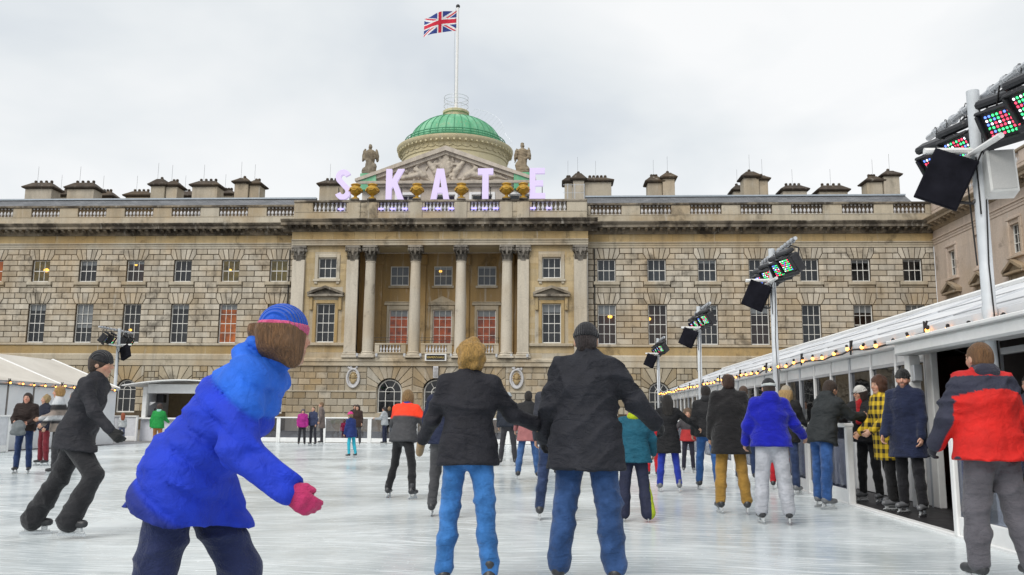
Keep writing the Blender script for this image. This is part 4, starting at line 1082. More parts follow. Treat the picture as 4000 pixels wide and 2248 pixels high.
# balcony balustrades and railing between the columns
cxs = (-15.44, -11.65, -7.85, -4.04)
for a, b in zip(cxs[:-1], cxs[1:]):
    br = link('balcony_rail', MB().cbox(a+.62, b-.62, YP-.28, YP+.02, 7.02, 7.16, .02).cbox(a+.62, b-.62, YP-.26, YP, 6.302, 6.42, .02), TRIM, pav)
    link('balcony_pier', MB().cbox(a+.62, a+1.0, YP-.25, YP-.01, 6.421, 7.019, .01), TRIM, br); link('balcony_pier', MB().cbox(b-1.0, b-.62, YP-.25, YP-.01, 6.421, 7.019, .01), TRIM, br)
    for i in range(7): put('baluster', BALUSTER, (a+1.0+(i+.5)*(b-a-2)/7, YP-.13, 6.42), br, (.95, .95, .6/.74))
    hr = MB()
    for z in (7.38, 7.62): hr.tube([(a+.5, YP-.12, z), (b-.5, YP-.12, z)], .018, 5)
    for i in range(4): hr.tube([(a+.62+i*(b-a-1.24)/3, YP-.12, 7.16), (a+.62+i*(b-a-1.24)/3, YP-.12, 7.62)], .014, 5)
    link('safety_rail', hr, DARKM, br)
# sign
sg = link('sign_board', MB().cbox(-10.63, -8.87, YP-.52, YP-.30, 5.70, 6.28, .02), WHITE, pav)
link('sign_panel', MB().box(-10.5, -9.0, YP-.535, YP-.515, 5.78, 6.20), plain('sign_black', (.012, .01, .01), .4), sg)
def text_mesh(txt, size, mat, name, ext=.006):
    cu = bpy.data.curves.new(name, 'FONT'); cu.body = txt; cu.size = size; cu.align_x = 'CENTER'; cu.align_y = 'CENTER'; cu.extrude = ext
    ob = bpy.data.objects.new(name, cu); COL.objects.link(ob)
    me = bpy.data.meshes.new_from_object(ob.evaluated_get(bpy.context.evaluated_depsgraph_get())); bpy.data.objects.remove(ob); bpy.data.curves.remove(cu)
    me.materials.clear(); me.materials.append(mat); me.name = name; return me
put('lettering', text_mesh("SEAMEN'S HALL", .21, plain('gold_lettering', (.75, .55, .15), .4), 'lettering'), (-9.75, YP-.545, 5.99), sg, None, (R(90), 0, 0))
for x in (-16.2, -14.6, -12.3, -11.0, -8.5, -4.8, -3.6, -2.3):
    link('floodlight', MB().cbox(x-.09, x+.09, YP-.58, YP-.32, 6.02, 6.3, .03).cbox(x-.03, x+.03, YP-.4, YP-.3, 5.9, 6.02, .01), plain('grey_lamp', (.5, .52, .55), .4), pav)
# Corinthian capital
def capital_mesh():
    m = MB(); r = .43
    m.lathe([(r, 0), (r+.03, .03), (r, .06), (r-.02, .1), (r, .5), (r+.10, .85), (r+.16, 1.0)], 16)
    for row, (n, z0, h, out, wd) in enumerate(((8, .06, .42, .13, .15), (8, .34, .46, .18, .13))):
        for k in range(n):
            a = 2*math.pi*(k+.5*row)/n; st = len(m.v)
            P = [(-wd, r, 0), (wd, r, 0), (-wd*1.0, r+.05, h*.6), (wd*1.0, r+.05, h*.6), (-wd*.7, r+out, h*.95), (wd*.7, r+out, h*.95), (-wd*.4, r+out+.04, h*.85), (wd*.4, r+out+.04, h*.85)]
            m.add([(x, y, z0+z) for x, y, z in P], [(0, 1, 3, 2), (2, 3, 5, 4), (4, 5, 7, 6), (1, 0, 2, 3), (3, 2, 4, 5), (5, 4, 6, 7)])
            m.xf(Matrix.Rotation(a, 4, 'Z'), st)
    for k in range(4):
        a = math.pi/4+k*math.pi/2; st = len(m.v)
        for sx in (-1, 1):
            sp = [(sx*.07, .60+(.15-.10*t/9)*math.cos(t*1.05+1), .90+(.15-.10*t/9)*math.sin(t*1.05+1)) for t in range(10)]
            m.tube(sp, .045, 5)
        m.tube([(0, .42, .55), (0, .52, .75), (0, .60, .93)], .06, 5)
        m.xf(Matrix.Rotation(a, 4, 'Z'), st)
    for k in range(4):
        st = len(m.v); ang = k*math.pi/2
        for sx in (-1, 1):
            sp = [(sx*.30+(.15-.11*t/8)*math.cos(t*1.1+2), .60, .86+(.15-.11*t/8)*math.sin(t*1.1+2)) for t in range(9)]
            m.tube(sp, .04, 5)
        m.xf(Matrix.Rotation(ang, 4, 'Z'), st)
    ab = []
    for k in range(4):
        a = math.pi/4+k*math.pi/2
        for d, rr in ((-.09, .80), (.09, .80), (math.pi/8+.0, .68), (math.pi/4, .60), (math.pi*3/8, .68)):
            ab.append((rr*math.cos(a+d), rr*math.sin(a+d)))
    n = len(ab); m.add([(x, y, 1.02) for x, y in ab]+[(x, y, 1.2) for x, y in ab], [(i, (i+1) % n, n+(i+1) % n, n+i) for i in range(n)]+[tuple(range(n, 2*n)), tuple(range(n-1, -1, -1))])
    return m.mesh('capital', stone('soot_carving', (.34, .32, .29), (.30, .27, .23), .45, .1, .2), True)
CAP = capital_mesh()
shaft = [(.60, 0), (.60, .16)]
def column(x, y):
    pr = [(.47, .5), (.475, .56)]+[(.475-.075*((t/10)**1.6), .56+7.38*t/10) for t in range(11)]+[(.44, 7.96), (.44, 8.02)]
    c = link('column', MB().lathe([(r, 5.95+z) for r, z in pr], 24, (x, y)), COLM, pav, True)
    b = MB().cbox(x-.64, x+.64, y-.64, y+.64, 5.952, 6.12, .02)
    b.lathe([(.60, 6.12), (.64, 6.16), (.64, 6.22), (.58, 6.27), (.54, 6.30), (.54, 6.34), (.57, 6.37), (.57, 6.41), (.50, 6.46), (.47, 6.47)], 20, (x, y)); link('column_base', b, COLM, c, True)
    put('capital', CAP, (x, y, 14.0), c, (.98, .98, 1.08))
for x in cxs: column(x, YP+.02)
for a, b in ((-22.0, -20.95), (-17.4, -16.42), (-3.16, -2.22), (1.48, 2.52)):
    c = link('pilaster', MB().cbox(a, b, YP-.26, YP+.4, 6.45, 14.1, .02), COLM, pav)
    bb = MB(); pilaster_base(bb, a, b, YP-.26, 5.955); link('pilaster_base', bb, COLM, c)
    put('capital', CAP, ((a+b)/2, YP-.02, 14.0), c, (1.02, .62, 1.08))
for i, w in enumerate(wins):
    sash_window(pav, w, 12.58, 14.3, 1.54, YP+.22, 2, 3, 4, 0 if i == 0 else .0)
    sash_window(pav, w, 7.22, 10.45, 1.54, YP+.22, 4, 3, 0 if i == 0 else 0)
    link('window_surround', MB().cbox(w-1.06, w-.78, YP-.10, YP+.05, 12.5, 14.6, .03).cbox(w+.78, w+1.06, YP-.10, YP+.05, 12.5, 14.6, .03).cbox(w-.779, w+.779, YP-.095, YP+.05, 14.32, 14.595, .03).cbox(w-1.15, w+1.15, YP-.18, YP+.05, 12.3, 12.5, .03).cbox(w-1.05, w-.8, YP-.12, YP, 12.1, 12.3, .02).cbox(w+.8, w+1.05, YP-.12, YP, 12.1, 12.3, .02), TRIM, pav)
    hm = MB().cbox(w-1.06, w-.78, YP-.10, YP+.05, 7.2, 10.6, .03).cbox(w+.78, w+1.06, YP-.10, YP+.05, 7.2, 10.6, .03).cbox(w-1.055, w+1.055, YP-.11, YP+.05, 10.46, 10.75, .03)
    hm.cbox(w-1.34, w-1.08, YP-.22, YP+.05, 9.9, 11.0, .04).cbox(w+1.08, w+1.34, YP-.22, YP+.05, 9.9, 11.0, .04)
    link('window_surround', hm, FRIEZE, pav)
    pd = MB().cbox(w-1.5, w+1.5, YP-.42, YP+.05, 11.002, 11.2, .03)
    pd.prism([(w-1.5, 11.205), (w-1.15, 11.205), (w, 11.68), (w+1.15, 11.205), (w+1.5, 11.205), (w, 11.92)], YP-.48, YP+.05) if False else None
    for sx in (-1, 1): pd.prism([(w, 11.70), (w, 11.92), (w-sx*1.52, 11.36), (w-sx*1.52, 11.205), (w-sx*1.40, 11.205)][::sx], YP-.46, YP+.05)
    pd.prism([(w-1.3, 11.204), (w+1.3, 11.204), (w, 11.69)], YP-.16, YP+.05)
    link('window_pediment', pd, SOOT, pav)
    link('sill_course', MB().cbox(w-1.8, w+1.75, YP-.25, YP+.1, 6.95, 7.19, .03), TRIM, pav)
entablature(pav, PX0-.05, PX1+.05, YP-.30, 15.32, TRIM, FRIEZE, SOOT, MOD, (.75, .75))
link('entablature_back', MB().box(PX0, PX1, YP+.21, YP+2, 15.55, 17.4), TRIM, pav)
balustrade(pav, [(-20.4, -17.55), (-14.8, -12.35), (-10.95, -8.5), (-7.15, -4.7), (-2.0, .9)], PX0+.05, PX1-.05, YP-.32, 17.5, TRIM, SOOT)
for x in (-16.86, -15.43, -11.65, -7.9, -4.12, -2.71):
    link('parapet_block', MB().cbox(x-.5, x+.5, YP-.52, YP-.441, 17.55, 18.94, .02), TRIM, pav)
for x in (-18.0, -14.6, -13.6, -12.6, -10.9, -9.8, -8.7, -6.8, -5.9, -5.0, -1.9, -.6):
    link('uplight', MB().cbox(x-.22, x+.22, YP-.62, YP-.46, 18.30, 18.42, .03), emis('uplight_violet', (.30, .25, 1), 2.0), pav)
link('flat_roof', MB().box(PX0, PX1, YP+.6, YP+10, 18.5, 18.7), MATS['lead'], pav)
# attic and pediment
YA = 72.5
am = MB(); ah = [(-14.0+i*3.3, -12.2+i*3.3, 19.3, 20.6) for i in range(4)]
wall_holes(am, -17.2, -2.7, 18.7, 21.5, YA, .25, ah); link('attic_wall', am, PEDM, pav)
for a, b, c, d in ah:
    sash_window(pav, (a+b)/2, c, d, b-a, YA+.15, 1, 2, 0, 0)
    link('window_surround', MB().cbox(a-.25, a-.002, YA-.1, YA+.05, 19, 20.85, .02).cbox(b+.002, b+.25, YA-.1, YA+.05, 19, 20.85, .02).cbox(a, b, YA-.09, YA+.05, 20.602, 20.85, .02), WHITE, pav)
pz = 21.5; hw = 7.9; ap = 24.95; pdm = MB()
pdm.cbox(PC-hw, PC+hw, YA-.55, YA+.5, pz, pz+.28, .04); pdm.cbox(PC-hw+.2, PC+hw-.2, YA-.3, YA+.5, pz-.2, pz-.001, .03)
for sx in (-1, 1):
    pdm.prism([(PC, ap), (PC, ap-.42), (PC+sx*(hw-.15), pz+.285), (PC+sx*(hw+.1), pz+.285), (PC+sx*(hw+.1), pz+.48)][::-sx], YA-.62, YA+.5)
    pdm.prism([(PC, ap-.425), (PC, ap-.72), (PC+sx*(hw-1.1), pz+.285), (PC+sx*(hw-.2), pz+.285)][::-sx], YA-.40, YA+.5)
pdo = link('pediment', pdm, PEDM, pav)
link('tympanum', MB().prism([(PC-hw+.6, pz+.283), (PC+hw-.6, pz+.283), (PC, ap-.5)], YA-.05, YA+.45), PEDM, pdo)
# relief: shield carried by sea horses and tritons
rl = []
def rb(x, z, rx, rz, ry=.22, ang=0): rl.append(Ell((PC+x, YA-.06, pz+.28+z), (rx, ry, rz), rotm(0, 0, ang), .08))
def rcn(x0, z0, x1, z1, a, b): rl.append(Cone((PC+x0, YA-.10, pz+.28+z0), (PC+x1, YA-.14, pz+.28+z1), a, b, .08))
rb(0, 1.25, .55, .75, .3); rb(0, 2.1, .32, .3); rb(0, 2.4, .2, .16)
for sx in (-1, 1):
    rcn(sx*.9, .9, sx*1.5, 1.7, .26, .2); rb(sx*1.55, 1.95, .2, .22); rcn(sx*.9, .9, sx*.7, .2, .22, .16); rcn(sx*1.4, 1.5, sx*.6, 1.6, .12, .1)
    rcn(sx*1.9, .5, sx*2.7, 1.15, .3, .22); rcn(sx*2.7, 1.15, sx*2.5, 1.6, .17, .14); rb(sx*2.35, 1.65, .28, .14, .22, sx*20); rcn(sx*2.0, .5, sx*1.5, .15, .12, .08); rcn(sx*2.7, .9, sx*2.0, .9, .10, .07)
    rcn(sx*2.5, .6, sx*3.8, .35, .3, .2); rcn(sx*3.8, .35, sx*4.6, .5, .18, .12); rb(sx*4.1, .75, .26, .3); rb(sx*3.5, .95, .2, .22); rcn(sx*4.6, .5, sx*5.4, .2, .12, .07)
rng = np.random.RandomState(4)
for _ in range(70):
    x = rng.uniform(-5.2, 5.2); mxz = (1-abs(x)/6.6)*2.7; z = rng.uniform(.08, max(.1, mxz)); rb(x, z, rng.uniform(.08, .2), rng.uniform(.08, .22), .16, rng.uniform(-60, 60))
me = sdf_mesh('relief_carving', rl, stone('relief_stone', (.56, .50, .42), (.52, .46, .38), .12, .1, .1), .055, None, .02, 3); ro = bpy.data.objects.new('relief_carving', me); COL.objects.link(ro); ro.parent = pdo; ro.location = -WL[pdo.name]
for x in (-16.6, -2.97): link('statue_plinth', MB().cbox(x-.72, x+.72, YA-.5, YA+.8, 21.0, 22.5, .03), MATS['copper'], pav)
# drum, dome and lantern
DX, DY = PC, 79.0
dr = link('drum', MB().lathe([(5.0, 18.6), (5.0, 25.3), (5.08, 25.35), (5.12, 26.0), (5.5, 26.25), (5.62, 26.5), (5.62, 26.62), (5.1, 26.75)], 64, (DX, DY)), CREAM, pav, True)
for k in range(64):
    a = 2*math.pi*k/64
    if math.sin(a) > .25: continue
    st = MB().box(-.09, .09, -5.50, -5.1, 26.08, 26.24).xf(Matrix.Translation((DX, DY, 0)) @ Matrix.Rotation(a+math.pi/2, 4, 'Z')); link('dentil', st, CREAM, dr)
for k in range(40):
    a = 2*math.pi*k/40
    if math.sin(a) > .25: continue
    sw = MB().tube([(x, -5.13, 25.75-.14*math.cos(x/.38*math.pi/2)) for x in np.linspace(-.38, .38, 7)], .035, 5).ball((.4, -5.13, 25.82), .06, .05, .06, 6, 4).xf(Matrix.Translation((DX, DY, 0)) @ Matrix.Rotation(a+math.pi/2, 4, 'Z')); link('festoon', sw, CREAM, dr, True)
dprof = [(4.75, 26.76), (4.72, 27.1)]+[(4.45*math.cos(t), 27.1+2.95*math.sin(t)) for t in np.linspace(0, 1.28, 12)]
dm = link('dome', MB().lathe(dprof, 64, (DX, DY)), MATS['copper'], pav, True)
for k in range(36):
    a = 2*math.pi*(k+.5)/36
    link('dome_rib', MB().tube([(DX+(r+.015)*math.cos(a), DY+(r+.015)*math.sin(a), z+.01) for r, z in dprof[2:]], .035, 4), MATS['copper_dark'], dm)
rg = MB()
for z in (26.95, 27.2, 27.42): rg.tube([(DX+4.86*math.cos(a), DY+4.86*math.sin(a), z) for a in np.linspace(0, 2*math.pi, 65)], .045, 5, cap=False)
for k in range(48):
    a = 2*math.pi*k/48; rg.tube([(DX+4.86*math.cos(a), DY+4.86*math.sin(a), 26.7), (DX+4.86*math.cos(a), DY+4.86*math.sin(a), 27.42)], .04, 4)
link('dome_gallery_rail', rg, MATS['copper_dark'], dm)
ln = link('lantern', MB().lathe([(1.15, 29.7), (1.15, 30.35), (1.28, 30.42), (1.30, 30.62), (1.2, 30.7), (.3, 30.85)], 32, (DX, DY)), CREAM, pav, True)
rl_ = MB()
for z in (31.2, 31.75, 32.1): rl_.tube([(DX+1.18*math.cos(a), DY+1.18*math.sin(a), z) for a in np.linspace(0, 2*math.pi, 33)], .02, 5, cap=False)
for k in range(10):
    a = 2*math.pi*k/10; rl_.tube([(DX+1.18*math.cos(a), DY+1.18*math.sin(a), 30.68), (DX+1.18*math.cos(a), DY+1.18*math.sin(a), 32.1)], .018, 4)
link('lantern_rail', rl_, ALU, ln)
hr = MB()   # curved ladder rail up the dome on its right side
pts = [(DX+(r+.75)*math.cos(-.35), DY+(r+.75)*math.sin(-.35), z+.75) for r, z in [(5.3, 24.6), (5.2, 26.2)]+dprof[2:]]
hr.tube(pts, .009, 4)
for p, q in zip(pts, [(DX+r*math.cos(-.35), DY+r*math.sin(-.35), z) for r, z in [(5.3, 24.0), (5.2, 26.2)]+dprof[2:]]): hr.tube([p, q], .007, 4)
link('ladder_rail', hr, ALU, dm)
# roof access railing beside the letter
ra = MB()
for x in (1.0, 1.6, 2.4): ra.tube([(x, 70.5, 18.6), (x, 70.5, 21.0)], .035, 5)
for z in (19.6, 20.2, 20.9): ra.tube([(.6, 70.5, z), (2.4, 70.5, z)], .02, 4)
link('roof_railing', ra, ALU, pav)

# ------------------------------------------------------------------ flagpole and flag
fp_ = thing('flagpole', (DX, DY, 30.75), 'tall white flagpole rising from the dome lantern', 'flagpole')
link('pole', MB().lathe([(.17, 30.7), (.15, 34), (.11, 41.6)], 12, (DX, DY)), WHITE, fp_, True)
link('truck', MB().lathe([(.08, 41.55), (.2, 41.6), (.2, 41.75), (.12, 41.85), (.0, 41.9)], 12, (DX, DY)), DARKM, fp_, True)
link('halyard', MB().tube([(DX-.2, DY-.1, 41.4), (DX-.28, DY-.1, 37), (DX-.15, DY-.1, 31.5)], .012, 4), CABLE, fp_)
fm = MB(); NU, NV = 150, 75; FW, FH = 3.5, 2.15
for i in range(NU+1):
    for j in range(NV+1):
        uu, vv = i/NU, j/NV
        x = -uu*FW*.93; y = .30*math.sin(uu*6.5+vv*1.2)*uu**.7; z = FH*(vv-1)-.42*uu*uu-.22*uu+.16*math.sin(uu*5.2+.5)*uu+.05*math.sin(uu*9-vv*2)*uu + (1-vv)*.10*uu
        fm.v.append((DX-.13+x, DY+y, 41.25+z))
def jack(u, v):
    X, Y = u*60, v*30
    if abs(X-30) < 3 or abs(Y-15) < 3: return 1
    if abs(X-30) < 5 or abs(Y-15) < 5: return 2
    L = math.hypot(60, 30)
    d1 = ((Y)*60-X*30)/L; d2 = ((30-Y)*60-X*30)/L
    for d, s in ((d1, 1), (d2, -1)):
        if abs(d) < 3:
            left = X < 30
            k = d if (s == 1) == left else -d
            if s == 1: k = -d if left else d
            else: k = d if left else -d
            return 1 if -.2 < k < 1.9 else 2
    return 0
for i in range(NU):
    for j in range(NV):
        a = i*(NV+1)+j; fm.f.append((a, a+NV+1, a+NV+2, a+1)); fm.mi.append(jack((i+.5)/NU, (j+.5)/NV))
fl = link('flag', fm, [cloth((.03, .055, .25)), cloth((.62, .02, .05)), cloth((.80, .80, .82))], None, True)
tag(fl, 'red, white and blue crossed flag flying from the tall pole', 'flag')

# ------------------------------------------------------------------ urns and illuminated letters on the parapet
ZC = 19.15
up_ = [(.32, 0), (.32, .10), (.20, .14), (.13, .22), (.14, .30), (.24, .36), (.44, .52), (.53, .72), (.55, .86), (.48, .98), (.36, 1.06), (.34, 1.14), (.42, 1.20), (.42, 1.26), (.30, 1.32), (.12, 1.37), (.0, 1.39)]
ulabels = ['ochre urn right beside the letter S', 'ochre urn of the close pair between the letters S and K, second from S', 'ochre urn between the letters K and A', 'ochre urn between the letters A and T',
           'ochre urn of the close pair between T and E, nearer T', 'ochre urn touching the letter E']
for i, x in enumerate((-16.86, -15.43, -11.65, -7.9, -4.12, -2.71)):
    u_ = thing('urn', (x, YP-.28, ZC), ulabels[i], 'urn', 'ochre stone urns along the parapet')
    vv = link('vase', MB().lathe([(r, ZC+.11+z) for r, z in up_], 20, (x, YP-.28)), GOLD, u_, True)
    link('pedestal', MB().cbox(x-.36, x+.36, YP-.64, YP+.08, ZC-.02, ZC+.10, .02), SOOT, u_)
    for k in range(6):
        a = math.pi/3*k; w_ = MB().tube([(.54*math.sin(t), -.54*math.cos(t)-.02, ZC+.95-.18*math.cos(t/.5*math.pi/2)) for t in np.linspace(-.48, .48, 7)], .05, 5).xf(Matrix.Translation((x, YP-.28, 0)) @ Matrix.Rotation(a, 4, 'Z')); link('swag', w_, GOLD, vv, True)
def letter(ch, x0, x1, outlines, label):
    cu = bpy.data.curves.new('l', 'CURVE'); cu.dimensions = '2D'; cu.fill_mode = 'BOTH'; cu.extrude = .15; cu.bevel_depth = .012; cu.bevel_resolution = 0
    for pts in outlines:
        sp = cu.splines.new('POLY'); sp.points.add(len(pts)-1); sp.use_cyclic_u = True
        for p, (a, b) in zip(sp.points, pts): p.co = (a, b, 0, 1)
    ob = bpy.data.objects.new('l', cu); COL.objects.link(ob)
    me = bpy.data.meshes.new_from_object(ob.evaluated_get(bpy.context.evaluated_depsgraph_get())); bpy.data.objects.remove(ob); bpy.data.curves.remove(cu)
    me.materials.clear(); me.materials.append(LETTER); me.name = 'illuminated_letter'
    me.transform(Matrix.Rotation(R(90), 4, 'X'))
    rt = thing('illuminated_letter', ((x0+x1)/2, YP-.30, ZC), label, 'letter', 'white glowing letters on the parapet')
    put('letter_face', me, (x0, YP-.30, ZC+.05), rt)
    b = MB(); 
    for xx in (x0+.25, x1-.25): b.tube([(xx, YP-.05, ZC+.0), (xx, YP-.05, ZC+1.2)], .03, 5); b.tube([(xx, YP-.05, ZC+1.2), (xx, YP+.6, ZC-.2)], .03, 5)
    b.box(x0+.05, x1-.05, YP-.4, YP+.1, ZC-.02, ZC+.04)
    link('letter_stand', b, DARKM, rt)
LH = 2.62
w = 1.5; letter('K', -14.26, -12.75, [[(0, 0), (.46, 0), (.46, .95), (.60, 1.12), (1.02, 0), (1.51, 0), (.92, 1.50), (1.50, LH), (1.0, LH), (.46, 1.60), (.46, LH), (0, LH)]], 'glowing letter K on the parapet')
letter('A', -10.47, -8.92, [[(0, 0), (.47, 0), (.56, .55), (.99, .55), (1.08, 0), (1.55, 0), (1.06, LH), (.49, LH)], [(.64, 1.0), (.775, 2.0), (.91, 1.0)]], 'glowing letter A on the parapet')
letter('T', -6.52, -5.26, [[(.38, 0), (.88, 0), (.88, LH-.50), (1.26, LH-.50), (1.26, LH), (0, LH), (0, LH-.50), (.38, LH-.50)]], 'glowing letter T on the parapet')
letter('E', -2.18, -.90, [[(0, 0), (1.28, 0), (1.28, .47), (.46, .47), (.46, 1.10), (1.1, 1.10), (1.1, 1.55), (.46, 1.55), (.46, LH-.46), (1.24, LH-.46), (1.24, LH), (0, LH)]], 'glowing letter E on the parapet')
def s_outline():
    cl = []
    for t in np.linspace(20, 270, 16): cl.append((.70+.42*math.cos(R(t)), 1.96+.43*math.sin(R(t))))
    for t in np.linspace(90, -160, 16): cl.append((.70+.45*math.cos(R(t)), .70+.47*math.sin(R(t))+.0))
    q = []
    for i in range(16): q.append(cl[i])
    a = cl[15]; b = cl[16]; q = cl[:14]+[(.62, 1.45), (.80, 1.24)]+cl[18:]
    w = .22; Lf, Rt = [], []
    for i, p in enumerate(q):
        d = Vector((q[min(i+1, len(q)-1)][0]-q[max(i-1, 0)][0], q[min(i+1, len(q)-1)][1]-q[max(i-1, 0)][1])).normalized(); n = Vector((-d.y, d.x))
        Lf.append((p[0]+n.x*w, p[1]+n.y*w)); Rt.append((p[0]-n.x*w, p[1]-n.y*w))
    return Lf+Rt[::-1]
letter('S', -18.62, -17.15, [s_outline()], 'glowing letter S on the parapet')

# ------------------------------------------------------------------ statues on the pediment shoulders
def statue(x, label, flip):
    t = thing('statue', (x, YA+.1, 22.5), label, 'statue', 'winged stone figures beside the pediment')
    c = (x, YA+.1); z = 22.5; p = lambda a, b, h: (c[0]+a*flip, c[1]+b, z+h)
    L = [Cone(p(0, 0, .2), p(0, 0, 1.3), .50, .34, .1), Cone(p(0, 0, 1.3), p(0, 0, 1.95), .36, .40, .1, (V3(1, 0, 0), 1.15)), Ell(p(0, 0, 2.1), (.42, .25, .2), None, .1), Cone(p(0, 0, 2.2), p(0, -.02, 2.45), .12, .12, .05), Ell(p(0, -.03, 2.58), (.17, .19, .22), None, .05),
         Ell(p(0, 0, 2.76), (.15, .15, .10), None, .05), Cone(p(-.38, 0, 2.05), p(-.52, -.1, 1.5), .13, .11, .05), Cone(p(-.52, -.1, 1.5), p(-.25, -.35, 1.25), .11, .09, .05), Cone(p(.38, 0, 2.05), p(.50, -.15, 1.55), .13, .11, .05), Cone(p(.5, -.15, 1.55), p(.45, -.3, 2.0), .1, .09, .05),
         Ell(p(-.60, .12, 1.85), (.16, .2, .62), rotm(0, 0, 8*flip), .08), Ell(p(.60, .12, 1.75), (.16, .2, .65), rotm(0, 0, -8*flip), .08), Ell(p(-.1, -.05, .35), (.62, .45, .4), None, .12), Ell(p(.35, -.2, .7), (.28, .25, .4), None, .1), Cone(p(-.3, -.35, 0.2), p(-.2, -.3, 1.3), .12, .1, .06), Cone(p(.1, -.42, 0.2), p(.1, -.33, 1.2), .10, .08, .06)]
    me = sdf_mesh('figure', L, STAT, .04, None, .018, 11 if flip > 0 else 5); o = bpy.data.objects.new('figure', me); COL.objects.link(o); o.parent = t; o.location = -WL[t.name]
    link('figure_base', MB().cbox(x-.62, x+.62, YA-.42, YA+.66, 22.503, 22.72, .04), STAT, t)
statue(-16.6, 'weathered winged statue behind the letter S', 1)
statue(-2.97, 'weathered winged statue behind the letter E', -1)

# ------------------------------------------------------------------ pale range closing the courtyard on the right, built along X then turned
rg_ = local_root('palace_range', 'pale smooth stone range with pedimented windows rising behind the tall lighting mast', 'building')
wc = [3.0, 7.6, 12.25, 16.9, 21.5]
h_ = []
for c in wc: h_ += [(c-.62, c+.62, 12.45, 14.45), (c-.62, c+.62, 7.3, 10.6)]
rw = link('wall', wall_holes(MB(), 0, 26, 0, 19, 0, .4, h_), PINK, rg_)
link('string_course', MB().cbox(0, 26, -.2, .1, 6.3, 7.0, .03), PINK, rg_)
for c in wc:
    sash_window(rg_, c, 12.45, 14.45, 1.24, .28, 3, 3, 0); sash_window(rg_, c, 7.3, 10.6, 1.24, .28, 4, 3, 0)
    link('window_surround', MB().cbox(c-.92, c-.64, -.10, .05, 12.3, 14.75, .03).cbox(c+.64, c+.92, -.10, .05, 12.3, 14.75, .03).cbox(c-.92, c+.92, -.14, .05, 14.752, 14.95, .03).cbox(c-1.0, c+1.0, -.22, .05, 12.1, 12.299, .03), PINK, rg_)
    link('window_surround', MB().cbox(c-1.0, c-.7, -.16, .05, 7.2, 11.0, .03).cbox(c+.7, c+1.0, -.16, .05, 7.2, 11.0, .03).cbox(c-.69, c+.69, -.10, .05, 10.65, 11.0, .03), PINKJ, rg_)
    pd = MB().cbox(c-1.25, c+1.25, -.45, .05, 11.002, 11.18, .03)
    for sx in (-1, 1): pd.prism([(c, 11.78), (c, 11.98), (c-sx*1.27, 11.34), (c-sx*1.27, 11.185), (c-sx*1.1, 11.185)][::sx], -.50, .05)
    pd.prism([(c-1.05, 11.184), (c+1.05, 11.184), (c, 11.77)], -.2, .05); link('window_pediment', pd, PINKJ, rg_)
entablature(rg_, 0, 26, 0, 15.45, PINK, PINK, PINKJ, MODP, step=.75)
balustrade(rg_, [(3.0+4.65*k-1.4, 3.0+4.65*k+1.4) for k in range(5)], .3, 26, -.02, 17.62, PINK, PINKJ)
link('roof', MB().profile(0, 26, [(.9, 18.4), (5, 20.9), (9, 18.4)][::-1]), MATS['slate'], rg_)
for a in (11.6, 18.5): chimney(rg_, a, a+2.2, 18.8, 22.2, 23.0, 4.0, 1.4, 4, False)
rg_.location = (30.95, 70.0, 0); rg_.rotation_euler = (0, 0, R(-90))

# ================================================================== rink-side furniture
TF, TFO = MATS['tent'], MATS['tent_old']
deck = link('deck', MB().box(4.27, 11.6, -7, 44, -.05, .012), plain('black_rubber_mat', (.018, .016, .018), .55, var=.3, scale=8)); tag(deck, kind='structure')
deck2 = link('deck', MB().box(-27, -17.6, 5, 38.9, -.05, -.01), plain('grey_deck', (.25, .25, .26), .6)); tag(deck2, kind='structure')
kerb = link('kerb', MB().cbox(4.16, 4.268, -7, 39, -.04, .035, .01), WHITE); tag(kerb, kind='structure')

# ------------------------------------------------------------------ long white marquee on the right
mq = thing('marquee', (8.3, 18, 0), 'long white marquee with glazed side and open doorway along the rink', 'marquee')
EX, EZ, RXm, RZm = 5.3, 2.46, 8.3, 3.66
ys = [43-3.0*k for k in range(17)]
for y1, y0 in zip(ys[:-1], ys[1:]):
    m = MB(); n = 5
    for i in range(n+1):
        for j in range(n+1):
            t, v = i/n, j/n; sag = -.055*math.sin(math.pi*t)*math.sin(math.pi*v)
            m.v.append((EX-.14+(RXm-EX+.14)*t, y0+.012+(y1-y0-.024)*v, EZ+(RZm-EZ)*t+sag))
    for i in range(n):
        for j in range(n): a = i*(n+1)+j; m.f.append((a, a+n+1, a+n+2, a+1)); m.mi.append(0)
    rp_ = link('roof_panel', m, TF, mq, True)
    link('roof_panel', MB().add([(RXm, y0+.01, RZm), (11.4, y0+.01, 2.5), (11.4, y1-.01, 2.5), (RXm, y1-.01, RZm)], [(0, 1, 2, 3)]), TF, mq)
for y in ys:
    link('rafter', MB().tube([(EX-.13, y, EZ-.02), (RXm, y, RZm+.005), (11.4, y, 2.49)], .035, 6), ALU, mq)
link('ridge_cover', MB().tube([(RXm, -5, RZm+.03), (RXm, 43, RZm+.03)], .06, 6), WHITE, mq)
for dx in (.8, 1.9):
    link('roof_seam', MB().tube([(EX-.14+dx, -5, EZ+(RZm-EZ)*dx/3.14+.012), (EX-.14+dx, 43, EZ+(RZm-EZ)*dx/3.14+.012)], .012, 4), ALU, mq)
link('eave_beam', MB().cbox(EX-.16, EX+.02, 12.42, 43, EZ-.16, EZ-.005, .015), WHITE, mq)
link('eave_beam', MB().cbox(EX-.16, EX+.02, -5, 12.41, EZ-.10, EZ-.005, .015), WHITE, mq)
link('valance', MB().box(EX-.17, EX-.165, -5, 43, EZ-.05, EZ+.04), TF, mq)
yy = 12.45; i = 0
